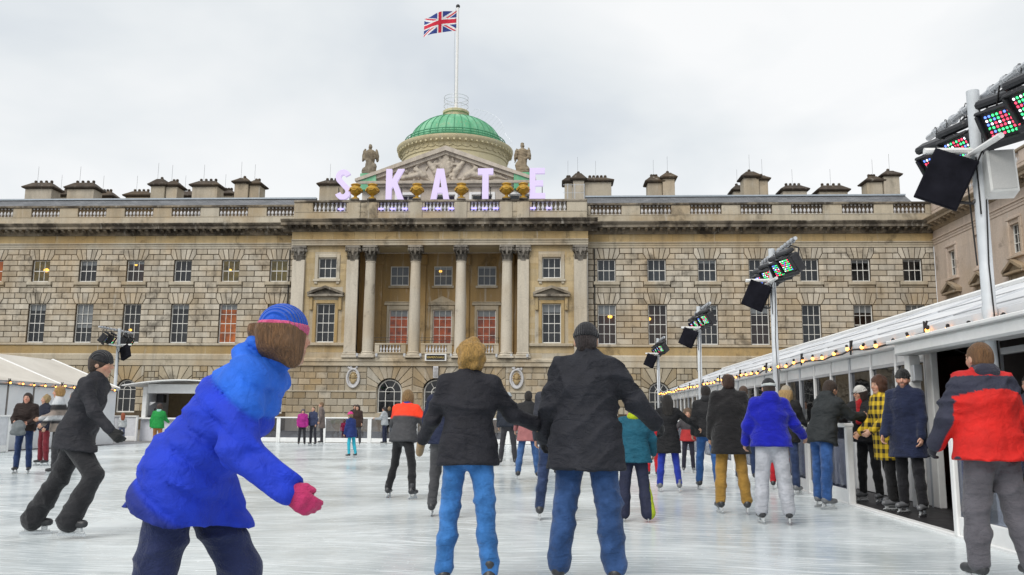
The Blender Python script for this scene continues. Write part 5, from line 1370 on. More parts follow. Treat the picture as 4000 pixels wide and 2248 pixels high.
while yy < 42.5:
    dn = min(yy+1.05, 43)
    link('mullion', MB().cbox(EX-.05, EX+.05, yy-.032, yy+.032, 0, EZ-.16, .008), WHITE if i % 3 else ALU, mq)
    link('fascia_panel', MB().cbox(EX-.02, EX+.02, yy+.034, dn-.034, 2.09, EZ-.163, .006), WHITE, mq)
    link('transom', MB().box(EX-.04, EX+.04, yy+.033, dn-.033, 2.04, 2.088), ALU, mq)
    link('window_pane', MB().box(EX-.004, EX+.004, yy+.033, dn-.033, .86, 2.038), MATS['tent_glazing'], mq)
    link('lower_panel', MB().cbox(EX-.02, EX+.02, yy+.034, dn-.034, .02, .858, .006), WHITE, mq)
    yy += 1.05; i += 1
link('back_wall', MB().box(11.36, 11.4, -5, 43, 0, 2.5), TF, mq); link('end_wall', MB().box(EX, 11.36, 42.96, 43, 0, 2.5).prism([(EX, 2.501), (11.36, 2.501), (RXm, RZm)], 42.96, 43), TF, mq)
link('door_lintel', MB().cbox(4.86, 5.16, 6.2, 12.5, 2.12, 2.29, .03).cbox(4.80, 5.2, 6.2, 12.62, 2.291, 2.34, .01), WHITE, mq)
link('door_post', MB().cbox(4.97, 5.13, 12.28, 12.44, .013, 2.118, .012), WHITE, mq); link('door_post', MB().cbox(4.97, 5.13, 6.2, 6.34, .013, 2.118, .012), WHITE, mq)
link('door_post', MB().cbox(5.25, 5.35, 12.22, 12.42, .013, 2.34, .012), WHITE, mq)
link('door_leaf', MB().cbox(5.5, 5.58, 10.9, 11.06, .013, 2.1, .01).cbox(5.5, 5.58, 10.2, 10.28, .013, 2.1, .01).box(5.5, 5.57, 10.281, 10.899, 2.02, 2.1), ALU, mq)
link('lock_box', MB().cbox(4.99, 5.11, 12.17, 12.279, 1.75, 1.98, .01), ALU, mq)
link('door_partition', MB().box(5.9, 5.95, 5, 12.4, .013, 2.4), plain('dark_curtain', (.02, .014, .013), .9), mq)
link('interior_wall', MB().box(7.4, 7.45, 12.6, 42, .013, 2.4), plain('red_brown_lining', (.16, .05, .035), .8, var=.6, scale=.8), mq)

# ------------------------------------------------------------------ white marquee on the left
ml = thing('marquee', (-20.7, 22, 0), 'smaller white marquee with sagging beige roof beyond the skating group', 'marquee')
LX, LZ, LRX, LRZ = -18.0, 2.28, -20.8, 3.42
ys = [34.2-4.2*k for k in range(6)]
for y1, y0 in zip(ys[:-1], ys[1:]):
    m = MB(); n = 6
    for i in range(n+1):
        for j in range(n+1):
            t, v = i/n, j/n; m.v.append((LX+.12+(LRX-LX-.12)*t, y0+.015+(y1-y0-.03)*v, LZ+(LRZ-LZ)*t-.16*math.sin(math.pi*t)*math.sin(math.pi*v)))
    for i in range(n):
        for j in range(n): a = i*(n+1)+j; m.f.append((a, a+1, a+n+2, a+n+1)); m.mi.append(0)
    link('roof_panel', m, TFO, ml, True)
    link('roof_panel', MB().add([(LRX, y0+.01, LRZ), (-23.6, y0+.01, 2.3), (-23.6, y1-.01, 2.3), (LRX, y1-.01, LRZ)], [(3, 2, 1, 0)]), TFO, ml)
for y in ys: link('rafter', MB().tube([(LX+.12, y, LZ-.02), (LRX, y, LRZ), (-23.6, y, 2.3)], .05, 6), WHITE, ml)
link('eave_beam', MB().cbox(LX-.02, LX+.12, 13.2, 34.2, LZ-.14, LZ-.005, .015), ALU, ml)
yy = 13.2; i = 0
while yy < 34.1:
    link('mullion', MB().cbox(LX-.04, LX+.04, yy-.03, yy+.03, 0, LZ-.14, .008), plain('grey_mullion', (.18, .16, .15), .5), ml)
    link('wall_panel', MB().cbox(LX-.02, LX+.015, yy+.032, yy+1.368, .02, LZ-.143, .006), TF, ml); yy += 1.4; i += 1
link('end_wall', MB().box(-23.6, LX-.05, 34.15, 34.2, 0, 2.28).prism([(-23.6, 2.281), (LX, 2.281), (LRX, LRZ-.05)], 34.15, 34.2), TF, ml)
link('counter', MB().cbox(-17.9, -17.35, 18, 25.8, 0, .98, .02), plain('pale_counter', (.62, .62, .64), .5), ml)

# ------------------------------------------------------------------ rink barriers
def barrier(x0, y0, x1, y1, label, group, posts=2, fill='acrylic'):
    L = math.hypot(x1-x0, y1-y0); a = math.atan2(y1-y0, x1-x0); r = local_root('rink_barrier', label, 'barrier', group)
    link('post', MB().cbox(0, .09, -.05, .05, 0, 1.10, .012), WHITE, r); 
    if posts == 2: link('post', MB().cbox(L-.09, L, -.05, .05, 0, 1.10, .012), WHITE, r)
    link('top_rail', MB().cbox(-.0, L, -.07, .07, 1.101, 1.16, .015), WHITE, r)
    link('kick_board', MB().cbox(.092, L-(.092 if posts == 2 else 0), -.03, .03, .02, .22, .01), WHITE, r)
    link('panel', MB().box(.092, L-(.092 if posts == 2 else 0), -.006, .006, .221, 1.10), MATS['barrier_acrylic'] if fill == 'acrylic' else plain('white_board', (.66, .67, .70), .5), r)
    r.location = (x0, y0, 0); r.rotation_euler = (0, 0, a); return r
n = 13
for k in range(n): barrier(4.21, 12.6+k*2.03, 4.21, 12.6+(k+1)*2.03, 'white framed clear panel of the rink barrier running along the marquee', 'barrier panels along the marquee', 2)
for k in range(6): barrier(4.21, 9.4-(k+1)*2.0, 4.21, 9.4-k*2.0, 'white framed barrier panel on the camera side of the marquee doorway', 'barrier panels before the doorway', 2)
for k in range(9): barrier(-14.9+k*2.12, 39.1, -14.9+(k+1)*2.12, 39.1, 'white framed clear barrier panel closing the far end of the rink', 'far barrier panels', 2)
for k in range(7): barrier(-17.3, 12.4+k*2.0, -17.3, 12.4+(k+1)*2.0, 'white barrier panel beside the smaller marquee', 'barrier panels by the smaller marquee', 2, 'board')
for k in range(2): barrier(-21.6+k*1.2, 38.6, -20.4+k*1.2, 38.6, 'white solid barrier board next to the kiosk', 'white boards by the kiosk', 2, 'board')

# ------------------------------------------------------------------ kiosk
ks = thing('kiosk', (-17.4, 40, 0), 'white kiosk with curved roof and open serving hatch', 'kiosk')
m = MB(); n = 14
up = [(-19.95+5.3*i/n, 2.42+.36*math.sin(math.pi*(.08+.80*i/n))) for i in range(n+1)]
link('roof', MB().prism([(x, z) for x, z in up]+[(x, z+.05) for x, z in up][::-1], 38.3, 41.9), WHITE, ks, True)
link('counter', MB().cbox(-19.3, -14.95, 38.75, 39.12, 1.0, 1.08, .015), WHITE, ks)
for a, b in ((-19.25, -17.85), (-17.84, -16.4), (-16.39, -14.96)): link('counter_panel', MB().cbox(a, b, 38.95, 39.0, .0, .999, .01), plain('pale_panel', (.66, .67, .72), .5), ks)
link('post', MB().cbox(-19.25, -19.05, 38.96, 39.2, 1.081, 2.5, .015), WHITE, ks); link('post', MB().cbox(-16.45, -16.25, 38.96, 39.2, 1.081, 2.5, .015), WHITE, ks)
link('header', MB().cbox(-19.04, -16.46, 38.98, 39.1, 2.2, 2.62, .01), WHITE, ks)
link('side_panel', MB().cbox(-16.24, -14.97, 39.0, 39.06, 1.081, 2.42, .01), plain('pale_panel', (.66, .67, .72), .5), ks)
link('back_wall', MB().box(-19.2, -15, 41.5, 41.6, 0, 2.45), plain('kiosk_brown', (.30, .22, .12), .7, var=.2), ks)
link('side_wall', MB().box(-19.22, -19.16, 39.21, 41.5, 0, 2.5).box(-15.02, -14.97, 39.07, 41.5, 0, 2.45), plain('pale_panel', (.66, .67, .72), .5), ks)
link('loudspeaker', MB().cbox(-18.9, -18.55, 39.6, 39.95, 1.78, 2.18, .02), BLACK, ks)
link('till', MB().cbox(-18.95, -18.5, 39.0, 39.35, 1.081, 1.19, .02).cbox(-18.78, -18.7, 39.2, 39.24, 1.19, 1.5, .01), BLACK, ks)
for x in (-19.0, -16.55): link('bracket', MB().prism([(x, 1.62), (x+.28*(1 if x < -18 else -1), 1.80), (x, 1.80)][::(1 if x < -18 else -1)], 39.2, 39.24), WHITE, ks)

# ------------------------------------------------------------------ lighting masts
def make_mast(label, white_box=True):
    t = local_root('lighting_mast', label, 'lighting mast', 'lighting masts round the rink')
    link('pole', MB().lathe([(.14, 0), (.14, .03), (.078, .05), (.076, 2.4), (.084, 2.42), (.084, 2.5), (.074, 2.52), (.072, 5.15), (.06, 5.155)], 16), POLEM, t, True)
    bar = [(.13, 1.55, 5.08), (.13, -1.55, 5.08)]
    tb = MB().tube(bar, .042, 8)
    link('cross_tube', tb, ALU, t, True)
    cl = MB()
    for y in (-1.3, -1.05, -.8, -.5, -.2, .2, .5, .8, 1.05, 1.3): cl.tube([(.13, y-.03, 5.08), (.13, y+.03, 5.08)], .062, 8)
    link('clamp', cl, ALU, t, True)
    wire = MB()
    rr = random.Random(3)
    for y in np.linspace(-1.4, 1.3, 10):
        c = (.13+rr.uniform(-.03, .03), y, 5.06); wire.tube([(c[0]+.09*math.cos(a)*.3, c[1]+.10*math.cos(a), c[2]+.09*math.sin(a)) for a in np.linspace(0, 5.5, 8)], .006, 4)
    for y in (-.8, .8): wire.tube([(-.1, y, 4.9), (-.02, y*.6, 4.6), (-.09, .1, 4.0), (-.1, 0, 3.0)], .01, 4)
    wire.tube([(.02, -.085, 5.0), (.03, -.086, 4.0), (-.01, -.085, 3.0), (.02, -.09, 1.8), (.0, -.09, .3)], .009, 4); wire.tube([(-.5, 0, 4.36), (-.28, .03, 4.18), (-.05, -.06, 4.3), (-.05, -.08, 3.6)], .009, 4)
    link('cable', wire, CABLE, t)
    for y, tilt, rol in ((1.12, 34, 2), (.50, 28, -4), (-.52, 30, 8), (-1.14, 32, -2)):
        M = Matrix.Translation((.10, y, 4.62)) @ Matrix.Rotation(R(rol+20), 4, 'Z') @ Matrix.Rotation(R(-tilt), 4, 'Y')
        # local frame: -X is the beam direction before tilting
        b = MB().prism([(.0, -.02), (.26, -.02), (.26, .02), (.0, .02)], 0, 0) if False else MB()
        b.cbox(-.10, .14, -.27, .27, -.26, .17, .03); b.cbox(-.10, .12, -.25, .25, .20, .30, .03); b.cbox(-.16, -.09, -.28, .28, -.28, -.19, .02)
        b.cbox(-.16, -.09, -.26, .26, .15, .19, .02).cbox(-.16, -.09, -.26, -.22, -.169, .149, .01).cbox(-.16, -.09, .22, .26, -.169, .149, .01)
        b.xf(M); f = link('led_floodlight', b, BLACK, t)
        ld = MB(); rr = random.Random(int(y*100))
        for i in range(8):
            for j in range(6):
                ld.m = rr.choice((0, 0, 1, 1, 2, 3)); yy_, zz_ = -.165+i*.047, -.135+j*.047
                ld.add([(-.105, yy_+.017*math.cos(a), zz_+.017*math.sin(a)) for a in np.linspace(0, -2*math.pi, 7)[:-1]], [tuple(range(6))])
        ld.xf(M); link('led_array', ld, LED_MATS, f)
        yk = MB().tube([M @ Vector((.05, -.27, 0)), M @ Vector((.2, -.27, .22)), Vector((.13, y, 5.0))], .016, 5).tube([M @ Vector((.05, .27, 0)), M @ Vector((.2, .27, .22)), Vector((.13, y, 5.0))], .016, 5)
        link('yoke', yk, BLACK, f)
    link('side_arm', MB().tube([(0, 0, 4.40), (-.62, 0, 4.40)], .04, 8), WHITE, t, True)
    link('brace_tube', MB().tube([(-.1, 1.0, 4.34), (-.1, -.75, 4.34)], .035, 8), WHITE, t, True)
    sp = MB().prism([(-.25, -.31), (.25, -.31), (.25, .31), (-.25, .31)], -.09, .09, ch=.02)
    Ms = Matrix.Translation((-.38, .02, 4.05)) @ Matrix.Rotation(R(-20), 4, 'Z') @ Matrix.Rotation(R(26), 4, 'Y') @ Matrix.Rotation(R(10), 4, 'X')
    so_ = link('loudspeaker', sp.xf(Ms), BLKFAB, t)
    link('hanger', MB().tube([(-.5, 0, 4.40), (-.46, .02, 4.30)], .03, 6).tube([Ms @ Vector((.24, 0, -.2)), Vector((-.1, 0, 3.75)), Vector((-.02, 0, 3.85))], .02, 5), BLACK, so_)
    if white_box:
        wb = link('loudspeaker', MB().prism([(-.15, -.26), (.15, -.26), (.15, .26), (-.15, .26)], -.13, .13, ch=.02).xf(Matrix.Translation((.14, -.20, 4.05)) @ Matrix.Rotation(R(-12), 4, 'Z') @ Matrix.Rotation(R(-8), 4, 'X')), plain('grey_white_plastic', (.62, .62, .60), .5), t)
        link('grille', MB().box(-.125, .125, -.137, -.1305, -.235, .235).xf(Matrix.Translation((.14, -.20, 4.05)) @ Matrix.Rotation(R(-12), 4, 'Z') @ Matrix.Rotation(R(-8), 4, 'X')), plain('grille_grey', (.42, .42, .41), .6, var=.1, scale=120), wb)
    return t
m0 = make_mast('white lighting mast with a pale box loudspeaker by the marquee doorway')
m0.location = (5.05, 10.1, .012)
m1 = make_mast('white lighting mast standing behind the striped beanie hoodie skater', False); m1.location = (5.05, 19.85, .012)
for x, y, rz, lab in ((5.05, 30.2, 0, 'white lighting mast halfway along the long marquee'), (5.05, 42.4, 0, 'white lighting mast at the far end of the marquee'),
                      (-20.25, 38.3, 180, 'white lighting mast next to the kiosk')):
    c = copy_tree(m1); c.location = (x, y, .0); c.rotation_euler = (0, 0, R(rz)); c['label'] = lab

# ------------------------------------------------------------------ festoon lights along the eaves
def festoon(x, y0, y1, z, step, label, drop=.05):
    t = thing('festoon_lights', (x, (y0+y1)/2, z), label, 'string lights')
    pts = []; n = int((y1-y0)/.2)
    for i in range(n+1):
        y = y0+(y1-y0)*i/n; pts.append((x+.01*math.sin(y*7), y, z-drop*abs(math.sin((y-y0)/3.0*math.pi))-.01*math.sin(y*5)))
    link('cable', MB().tube(pts, .016, 5), CABLE, t)
    bl = MB().ball((0, 0, 0), .031, .031, .036, 8, 6).mesh('bulb', BULB, True); sk = MB().lathe([(.02, .02), (.024, .03), (.024, .075), (.01, .085)], 8).mesh('lamp_holder', CABLE)
    y = y0+.2
    while y < y1:
        zz = z-drop*abs(math.sin((y-y0)/3.0*math.pi))-.01*math.sin(y*5)
        b = put('bulb', bl, (x-.03*(1 if x > 0 else -1), y, zz+random.uniform(.0, .05)), t, None, (random.uniform(-.9, .9), random.uniform(-.6, .6), 0)); put('lamp_holder', sk, (x-.03*(1 if x > 0 else -1), y, zz), b) if False else None
        o = put('lamp_holder', sk, WL[b.name], b)
        y += step*random.uniform(.9, 1.1)
    y = y0
    while y < y1:
        link('clip', MB().tube([(x, y, z-.08), (x, y, z+.03), (x+.02, y-.05, z+.17)], .016, 5).tube([(x, y, z+.03), (x+.02, y+.05, z+.17)], .016, 5), CABLE, t); y += 3.0
festoon(5.10, 9.0, 42.8, 2.40, .66, 'amber bulbs strung along the long marquee eave')
festoon(-17.84, 15.0, 34.0, 2.17, .62, 'amber bulbs strung along the smaller marquee', .03)

# ================================================================== people
def band(cols):
    """colour by height along the torso: [(t, colour)] from the top down"""
    def f(V, P, u, rs, fw, A):
        t = (V-P) @ u; c = np.tile(np.array(cols[-1][1], float), (len(V), 1))
        for lim, col in reversed(cols):
            m = np.clip((t-lim)/.02+.5, 0, 1)[:, None]; c = c*(1-m)+np.array(col)*m
        return c
    return f
def red_body(V, P, u, rs, fw, A):
    t = (V-P) @ u; x = np.abs((V-P) @ rs); c = np.tile(np.array((.60, .008, .004)), (len(V), 1))
    c[(t > .42-.25*np.maximum(0, x-.1)) | (x > .285)] = (.025, .027, .05); c[t > .53] = (.5, .01, .01); return c
def lime_stripe(V): 
    c = np.tile(np.array((.012, .016, .045)), (len(V), 1)); c[(V[:, 0] > .228) & (V[:, 2] < .62)] = (.45, .55, .02); return c
def tartan():
    m, nt, b = newmat('yellow_tartan'); tcn = nd(nt, 'TexCoord').outputs['Object']; sp = nd(nt, 'SeparateXYZ'); lk(nt, tcn, sp.inputs[0])
    a = mth(nt, 'GREATER_THAN', mth(nt, 'FRACT', mth(nt, 'MULTIPLY', mth(nt, 'ADD', sp.outputs['X'], sp.outputs['Y']), 8.5)), .5)
    c = mth(nt, 'GREATER_THAN', mth(nt, 'FRACT', mth(nt, 'MULTIPLY', sp.outputs['Z'], 8.5)), .5)
    col = mixc(nt, mth(nt, 'MULTIPLY', mth(nt, 'ADD', a, c), .5), (.62, .42, .02), (.012, .010, .008))
    lk(nt, col, b.inputs['Base Color']); b.inputs['Roughness'].default_value = .9; return m
NAVY = (.012, .018, .05); BLK = (.010, .010, .012); CHAR = (.025, .026, .03); DEN = (.03, .085, .22); DENB = (.02, .10, .30); DARKD = (.014, .03, .085)
def F(y): return min(3.2, max(1.0, y/8))
def add(label, x, y, heading, H, **kw):
    kw.setdefault('far', F(y)); return person(label, (x, y), heading, H, **kw)

# foreground: the big blurred skaters of the photograph, here as crisp figures
add('skater in blue jacket, pink banded hat and pink gloves bending forward', -1.50, 3.45, -88, 1.80, lean=36, legs=((30, 3, 44), (-8, 5, 14)), arms=((-46, 10, 22), (2, 12, 52)), hyaw=48, gloves=(.50, .03, .13), jcol=band([(.385, (.012, .13, .68)), (-.11, (.004, .035, .52)), (-9, (.006, .02, .22))]), jacket=(.004, .045, .62), jlen=.17, bulk=.022, quilt=.095,
    trousers=(.012, .02, .075), tw=.012, hat=(.01, .10, .62), hatband=(.75, .12, .28), hair=(.22, .11, .045), hairstyle='curly', hood='down', hpitch=14, curl=24)
add('skater in black with one leg kicked back beside the striped jumper', -4.85, 8.47, -84, 1.98, lean=16, side=0, legs=((-24, 5, 6), (36, 5, 60)), arms=((-24, 12, 18), (26, 14, 20)), jacket=(.022, .022, .028), jlen=.14, trousers=(.018, .018, .021), flare=.028, tw=.014, hat=(.015, .015, .018), hairstyle='short', gloves=(.02, .02, .02))
add('blonde skater in black jacket and blue jeans with tan mittens held out', -.62, 6.1, 4, 1.76, lean=6, legs=((6, 6, 10), (-4, 6, 10)), arms=((14, 22, 34, 20), (26, 32, 40, 46)), hair=(.50, .29, .08), hairstyle='curly', jacket=(.014, .014, .02), jlen=.12, bulk=.01, trousers=(.025, .13, .36), tkind='denim', gloves=(.30, .20, .10), mitt=True, hyaw=20)
add('broad skater in long black coat and black hat with arms spread', .22, 6.3, -4, 1.92, lean=4, legs=((4, 8, 8), (-4, 8, 8)), arms=((6, 18, 26, 10), (14, 38, 30, 34)), hat=(.012, .012, .016), hair=(.03, .02, .02), jacket=(.016, .017, .024), jlen=.22, bulk=.024, trousers=(.014, .05, .15), tkind='denim', tw=.015, gloves=(.012, .012, .014))
add('man in red jacket with dark shoulders and grey trousers', 3.30, 6.75, 12, 1.82, lean=4, legs=((5, 5, 8), (-6, 6, 8)), arms=((14, 18, 22), (-2, 16, 14)), jcol=red_body, jlen=.10, bulk=.045, trousers=(.10, .095, .11), tw=.022, hair=(.20, .10, .04), collar=(.03, .03, .05), gloves=(.02, .02, .03))
# middle distance, left to centre
add('skater with orange shoulders on a grey jacket', -2.30, 12.9, -14, 1.66, lean=14, legs=((12, 12, 24), (-6, 13, 14)), arms=((22, 22, 42), (14, 28, 40)), jcol=band([(.33, (.95, .05, .01)), (-9, (.055, .055, .06))]), jlen=.08, bulk=.022, trousers=(.010, .010, .012), hair=(.30, .18, .07), hairstyle='bob', scarf=(.02, .04, .25))
add('brown haired skater in navy jacket and grey trousers half hidden by the blonde', -1.38, 10.6, -6, 1.74, legs=((10, 5, 16), (-8, 5, 8)), jacket=NAVY, jlen=.1, bulk=.012, trousers=(.06, .06, .065), hair=(.10, .05, .03), arms=((20, 20, 20), (10, 14, 20)))
add('skater in grey knitted hat and dark navy puffer jacket', -1.22, 21.9, 2, 1.85, jacket=(.015, .02, .032), bulk=.03, quilt=.09, jlen=.06, trousers=(.03, .03, .036), hat=(.45, .50, .54), legs=((2, 7, 6), (-2, 7, 6)))
add('dark haired skater in black top, pink tunic hem and jeans', -.55, 17.1, 4, 1.76, jcol=band([(.08, (.012, .012, .014)), (-9, (.35, .13, .13))]), jlen=.24, trousers=DEN, tkind='denim', hair=(.02, .014, .012), legs=((4, 9, 12), (0, 8, 10)), arms=((10, 14, 20), (20, 30, 30)))
add('skater in dark coat and navy jeans next to the pink tunic', -.12, 18.0, -8, 1.68, jacket=(.03, .03, .035), trousers=DARKD, hair=(.05, .03, .02), hairstyle='bob')
add('skater in charcoal jacket and dark jeans behind the broad black coat', -.02, 10.4, -3, 1.78, jacket=(.04, .042, .055), trousers=(.014, .03, .085), tkind='denim', legs=((4, 7, 6), (-2, 9, 6)), hair=(.03, .02, .02), arms=((6, 10, 12), (6, 10, 12)))
add('child in teal jacket with lime hood and flared navy track trousers', .93, 10.42, 3, 1.42, child=True, jacket=(.008, .095, .15), bulk=.035, jlen=.14, collar=(.42, .52, .01), tcol=lime_stripe, trousers=NAVY, tw=.018, flare=.035, hair=(.03, .012, .010), legs=((2, 7, 8), (-2, 8, 8)), arms=((10, 16, 18), (14, 26, 14)), boots=BOOTG)
add('skater in black knee coat and bright blue trousers with arms out', 1.88, 14.6, 0, 1.62, jacket=(.008, .008, .010), jlen=.30, trousers=(.01, .03, .30), hair=(.015, .012, .010), hairstyle='long', legs=((2, 6, 6), (-2, 7, 8)), arms=((12, 44, 18, 40), (16, 52, 20, 50)), boots=BOOTG)
add('small child all in red between the teal jacket and the black knee coat', 2.02, 18.3, 14, 1.26, child=True, jacket=(.62, .01, .02), trousers=(.50, .01, .02), hat=(.03, .03, .035), hatband=(.5, .5, .52), bulk=.025)
add('child in dark patterned jumper and red jacket holding arms out', 3.0, 19.8, 176, 1.40, child=True, jcol=band([(.25, (.05, .045, .05)), (-9, (.45, .03, .03))]), bulk=.02, trousers=(.015, .015, .03), hair=(.16, .10, .06), hairstyle='curly', arms=((30, 35, 20, 40), (24, 40, 20, 40)), boots=BOOTG)
add('man in dark jacket and blue jeans walking by the far masts', 2.60, 15.0, -4, 1.80, jacket=(.014, .014, .016), jlen=.1, trousers=(.018, .08, .24), tkind='denim', hair=(.02, .014, .012), legs=((14, 4, 14), (-8, 4, 6)), collar=(.02, .02, .022))
add('balding man in black coat and mustard trousers', 2.28, 11.43, 1, 1.82, lean=2, jacket=(.012, .011, .012), jlen=.26, bulk=.02, jkind='wool', trousers=(.34, .19, .035), tw=.006, hair=(.055, .025, .015), hairstyle='balding', legs=((2, 5, 6), (-3, 6, 8)), arms=((6, 10, 12), (6, 10, 12)))
add('man in navy jacket and dark jeans behind the mustard trousers', 3.72, 17.2, -8, 1.88, jacket=(.012, .02, .06), trousers=DARKD, hair=(.10, .06, .04), legs=((6, 4, 8), (-4, 5, 6)))
add('teenager in royal blue hoodie, grey joggers and striped beanie', 2.55, 10.38, -3, 1.70, jacket=(.003, .008, .36), bulk=.028, jlen=.07, jkind='wool', hood='down', trousers=(.42, .43, .47), tw=.022, hat=(.012, .012, .014), hatband=(.68, .72, .70), hair=(.05, .03, .02), hairstyle='short', legs=((2, 5, 8), (-2, 6, 8)), arms=((8, 20, 16), (10, 28, 34, 34)))
add('woman with long fair hair, cream hat and black jacket', 3.80, 14.4, -38, 1.77, jacket=(.010, .010, .011), jlen=.16, trousers=DARKD, tkind='denim', hat=(.45, .38, .28), hair=(.50, .32, .13), hairstyle='long', arms=((20, 10, 50), (20, 10, 50)), boots=BOOTG)
add('woman in taupe coat and red patterned leggings by the barrier', 3.92, 15.4, -20, 1.60, jacket=(.17, .13, .10), jlen=.34, jkind='wool', trousers=(.45, .01, .02), hair=(.30, .2, .1), gloves=(.50, .38, .20), mitt=True, arms=((10, 14, 60, 20), (14, 18, 70, 24)))
add('man in dark jacket and jeans leaning over the barrier', 3.70, 12.25, -62, 1.80, lean=20, jacket=(.022, .026, .028), jlen=.12, bulk=.025, hood='down', trousers=(.018, .07, .22), tkind='denim', tw=.008, hair=(.05, .03, .02), legs=((6, 5, 4), (-6, 5, 2)), arms=((52, 8, 40, -6), (50, 8, 42, -6)), hpitch=-12, boots=BOOTG)
# the three at the doorway
add('woman with white hat and glasses in black jacket leaning over the barrier', 4.62, 13.05, 128, 1.72, jacket=(.012, .012, .014), jlen=.08, bulk=.02, trousers=(.008, .008, .009), hat=(.78, .76, .72), hair=(.04, .02, .015), hairstyle='bob', lens=True, scarf=(.4, .01, .015), lean=12, arms=((40, 10, 60, -8), (44, 10, 55, -8)), boots=BOOTG, zbase=.012, skin=(.52, .29, .19), hyaw=-20)
TART = tartan()
add('curly haired woman in yellow and black checked shirt', 4.50, 12.0, 96, 1.80, jmat=TART, jlen=.34, bulk=.012, trousers=(.008, .008, .009), hair=(.10, .04, .02), hairstyle='curly', lean=6, legs=((4, 4, 4), (-8, 4, 4)), arms=((14, 8, 40), (6, 12, 40)), boots=BOOTG, zbase=.012, hyaw=20)
add('bearded man in black beanie and navy wool coat', 4.53, 11.35, 132, 1.86, jacket=(.010, .016, .048), jlen=.30, jkind='wool', bulk=.012, trousers=(.008, .008, .011), hat=(.008, .008, .009), hair=(.04, .02, .015), beard=(.09, .045, .03), legs=((4, 4, 6), (-4, 4, 4)), arms=((4, 8, 12), (10, 8, 16)), boots=BOOTG, zbase=.012, skin=(.55, .31, .22), hyaw=18, hpitch=-4)
add('person in black and red standing inside the dark doorway', 5.25, 9.7, 120, 1.72, jcol=band([(.42, (.03, .03, .05)), (.2, (.30, .012, .015)), (-9, (.03, .03, .04))]), jlen=.12, trousers=(.012, .012, .014), hair=(.02, .012, .01), arms=((10, 10, 70), (10, 10, 20)), zbase=.012)
# left group
add('woman in dark brown jacket and jeans holding a grey hat', -10.86, 17.1, 196, 1.64, jacket=(.022, .012, .010), bulk=.018, jlen=.06, trousers=(.012, .03, .10), tkind='denim', hair=(.035, .02, .015), hairstyle='long', arms=((8, 10, 62, -22), (8, 12, 66, -18)), skin=(.55, .28, .2), legs=((2, 4, 6), (-2, 4, 6)))
add('blond person in striped jumper over dark trousers', -10.05, 16.9, 118, 1.77, jcol=band([(.42, (.55, .56, .58)), (.30, (.02, .018, .02)), (.19, (.26, .21, .18)), (.10, (.50, .50, .51)), (.03, (.02, .018, .02)), (-9, (.24, .20, .17))]), jlen=.14, bulk=.012, trousers=(.03, .03, .034), hair=(.42, .24, .08), hairstyle='bob', arms=((14, 10, 30), (20, 12, 50)), legs=((3, 5, 6), (-6, 5, 4)))
add('fair haired person in dark jacket and maroon trousers', -12.1, 19.8, 150, 1.66, jacket=(.012, .014, .03), trousers=(.16, .012, .022), hair=(.40, .28, .13), hairstyle='curly', jlen=.12)
add('grey haired man in black jacket behind the striped jumper', -12.8, 22.3, 90, 1.82, jacket=(.014, .014, .018), trousers=(.012, .012, .016), hair=(.16, .13, .11), lean=8, jlen=.14)
add('small red haired child in pale top by the kiosk', -19.2, 37.2, 30, 1.26, child=True, jacket=(.62, .65, .66), trousers=(.12, .14, .22), hair=(.40, .10, .04), hairstyle='long')
add('child in bright green jacket and tan trousers', -13.05, 27.6, 10, 1.56, child=True, jacket=(.01, .26, .05), bulk=.02, jlen=.12, trousers=(.30, .13, .04), hair=(.05, .025, .02), lean=8, legs=((10, 3, 22), (4, 3, 14)), arms=((-10, 16, 20), (20, 16, 50)), collar=(.35, .65, .55))
add('skater in dark blue coat reaching out a pink gloved hand', -13.3, 31.7, 150, 1.70, jacket=(.012, .018, .06), jlen=.2, trousers=(.010, .012, .03), hair=(.02, .014, .012), hairstyle='bob', arms=((20, 12, 30), (40, 46, 14, 50)), gloves=(.5, .03, .14))
add('hooded skater in dark blue jacket', -11.75, 30.1, 176, 1.88, jacket=(.010, .02, .09), bulk=.03, hood='up', jlen=.14, trousers=(.010, .012, .03), hair=(.03, .02, .02))
# thickening of the crowd down the middle of the rink
add('skater in mustard trousers and dark jacket beyond the broad black coat', .55, 24.0, 5, 1.72, jacket=(.02, .02, .024), trousers=(.36, .24, .03), hair=(.05, .03, .02))
add('skater in wine red jacket and black trousers far down the rink', -2.6, 27.0, 170, 1.68, jacket=(.20, .015, .03), bulk=.02, trousers=(.012, .012, .014), hair=(.05, .03, .02), hairstyle='long', lean=8)
add('tall skater in grey coat and black hat far down the rink', -.3, 30.5, 20, 1.86, jacket=(.12, .12, .13), jlen=.28, jkind='wool', trousers=(.015, .015, .02), hat=(.012, .012, .014))
add('skater in sky blue jacket behind the pink tunic', .0, 22.4, -20, 1.66, jacket=(.03, .22, .45), bulk=.02, trousers=(.015, .018, .03), hair=(.3, .19, .08), hairstyle='pony')
add('skater in dark green parka near the red child', 1.5, 26.0, 30, 1.76, jacket=(.02, .045, .028), bulk=.03, jlen=.2, hood='down', trousers=(.02, .03, .07), hair=(.04, .025, .02))
add('skater in pink jacket and grey hat far beyond the red child', 2.6, 29.0, 178, 1.62, jacket=(.50, .10, .16), bulk=.02, trousers=(.02, .02, .03), hat=(.25, .25, .27), hair=(.2, .12, .06), hairstyle='bob')
add('skater in black with white scarf far along the marquee', 3.3, 25.5, 186, 1.74, jacket=(.01, .01, .012), jlen=.2, trousers=(.02, .03, .08), scarf=(.6, .6, .58), hair=(.08, .04, .02))
add('skater in teal hat and brown jacket far down the rink', -4.4, 31.0, -60, 1.70, jacket=(.09, .05, .03), trousers=(.02, .025, .05), hat=(.02, .2, .22), lean=10, legs=((14, 5, 24), (-8, 6, 10)))
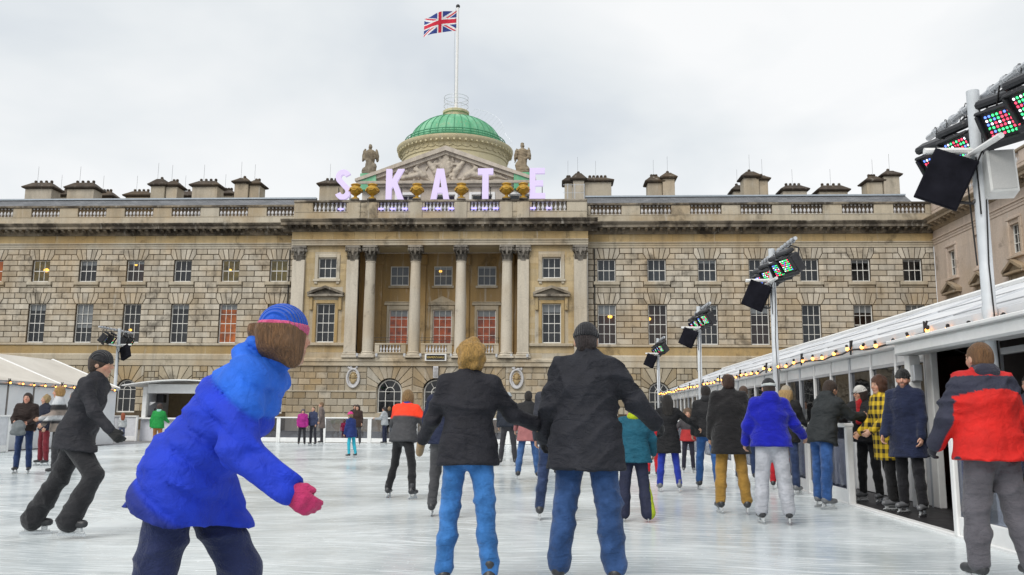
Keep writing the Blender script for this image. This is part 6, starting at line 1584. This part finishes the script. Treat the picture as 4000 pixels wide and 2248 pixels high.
add('small child in purple coat far down the rink', -3.4, 30.0, 160, 1.15, child=True, jacket=(.14, .02, .22), bulk=.03, trousers=(.02, .02, .03), hat=(.5, .5, .52))
# at and behind the far barrier
add('person in magenta jacket at the far barrier', -10.45, 35.0, 200, 1.50, jacket=(.38, .02, .22), bulk=.02, jlen=.12, trousers=(.02, .02, .025), hair=(.12, .10, .12), hairstyle='bob')
add('person in dark blue jacket next to the magenta jacket', -10.05, 35.2, 160, 1.60, jacket=(.03, .04, .09), trousers=(.02, .02, .03), hair=(.04, .03, .02))
add('person in long taupe coat at the far barrier', -10.2, 37.0, 110, 1.82, jacket=(.14, .11, .10), jlen=.34, jkind='wool', trousers=(.03, .03, .036), hair=(.20, .12, .06))
add('child in pink bobble hat, navy coat and turquoise leggings', -6.03, 25.2, 60, 1.32, child=True, jacket=(.012, .03, .15), bulk=.03, quilt=.08, jlen=.2, trousers=(.03, .42, .55), hat=(.80, .04, .28), hair=(.3, .2, .1), lean=10, legs=((6, 3, 12), (-4, 3, 10)), boots=BOOTM)
add('woman in dark brown coat next to the pink bobble hat', -8.4, 36.0, 180, 1.70, jacket=(.035, .018, .014), jlen=.2, trousers=(.05, .05, .06), hair=(.03, .015, .012), hairstyle='long')
add('person in pale grey jacket by the far barrier', -7.55, 37.6, 80, 1.64, jacket=(.38, .40, .42), bulk=.02, trousers=(.015, .02, .05), hair=(.04, .03, .03), arms=((30, 8, 60), (30, 8, 60)))
add('man in black coat watching from outside the far barrier', -9.7, 41.0, 190, 1.78, jacket=(.015, .012, .012), trousers=(.02, .02, .022), hair=(.05, .03, .02), skates=False)
add('person in black jacket with their back to the far barrier', -8.1, 41.4, 10, 1.70, jacket=(.008, .008, .010), trousers=(.02, .02, .022), hair=(.30, .18, .08), skates=False)
add('small child in pink coat outside the far barrier', -10.0, 40.2, 180, 1.05, child=True, jacket=(.65, .03, .12), bulk=.03, trousers=(.3, .02, .06), hair=(.2, .1, .05), skates=False)

gh = sdf_mesh('hat', [Ell((0, 0, 0), (.13, .09, .14), None, .02), Cone((-.11, 0, -.1), (.11, 0, -.1), .05, .05, .03)], cloth((.20, .22, .23), 'knit'), .014, None, .006, 4, fold=True)
tag(put('hat', gh, (-10.79, 16.76, .93)), 'grey knitted hat held by the woman in dark brown jacket', 'hat')
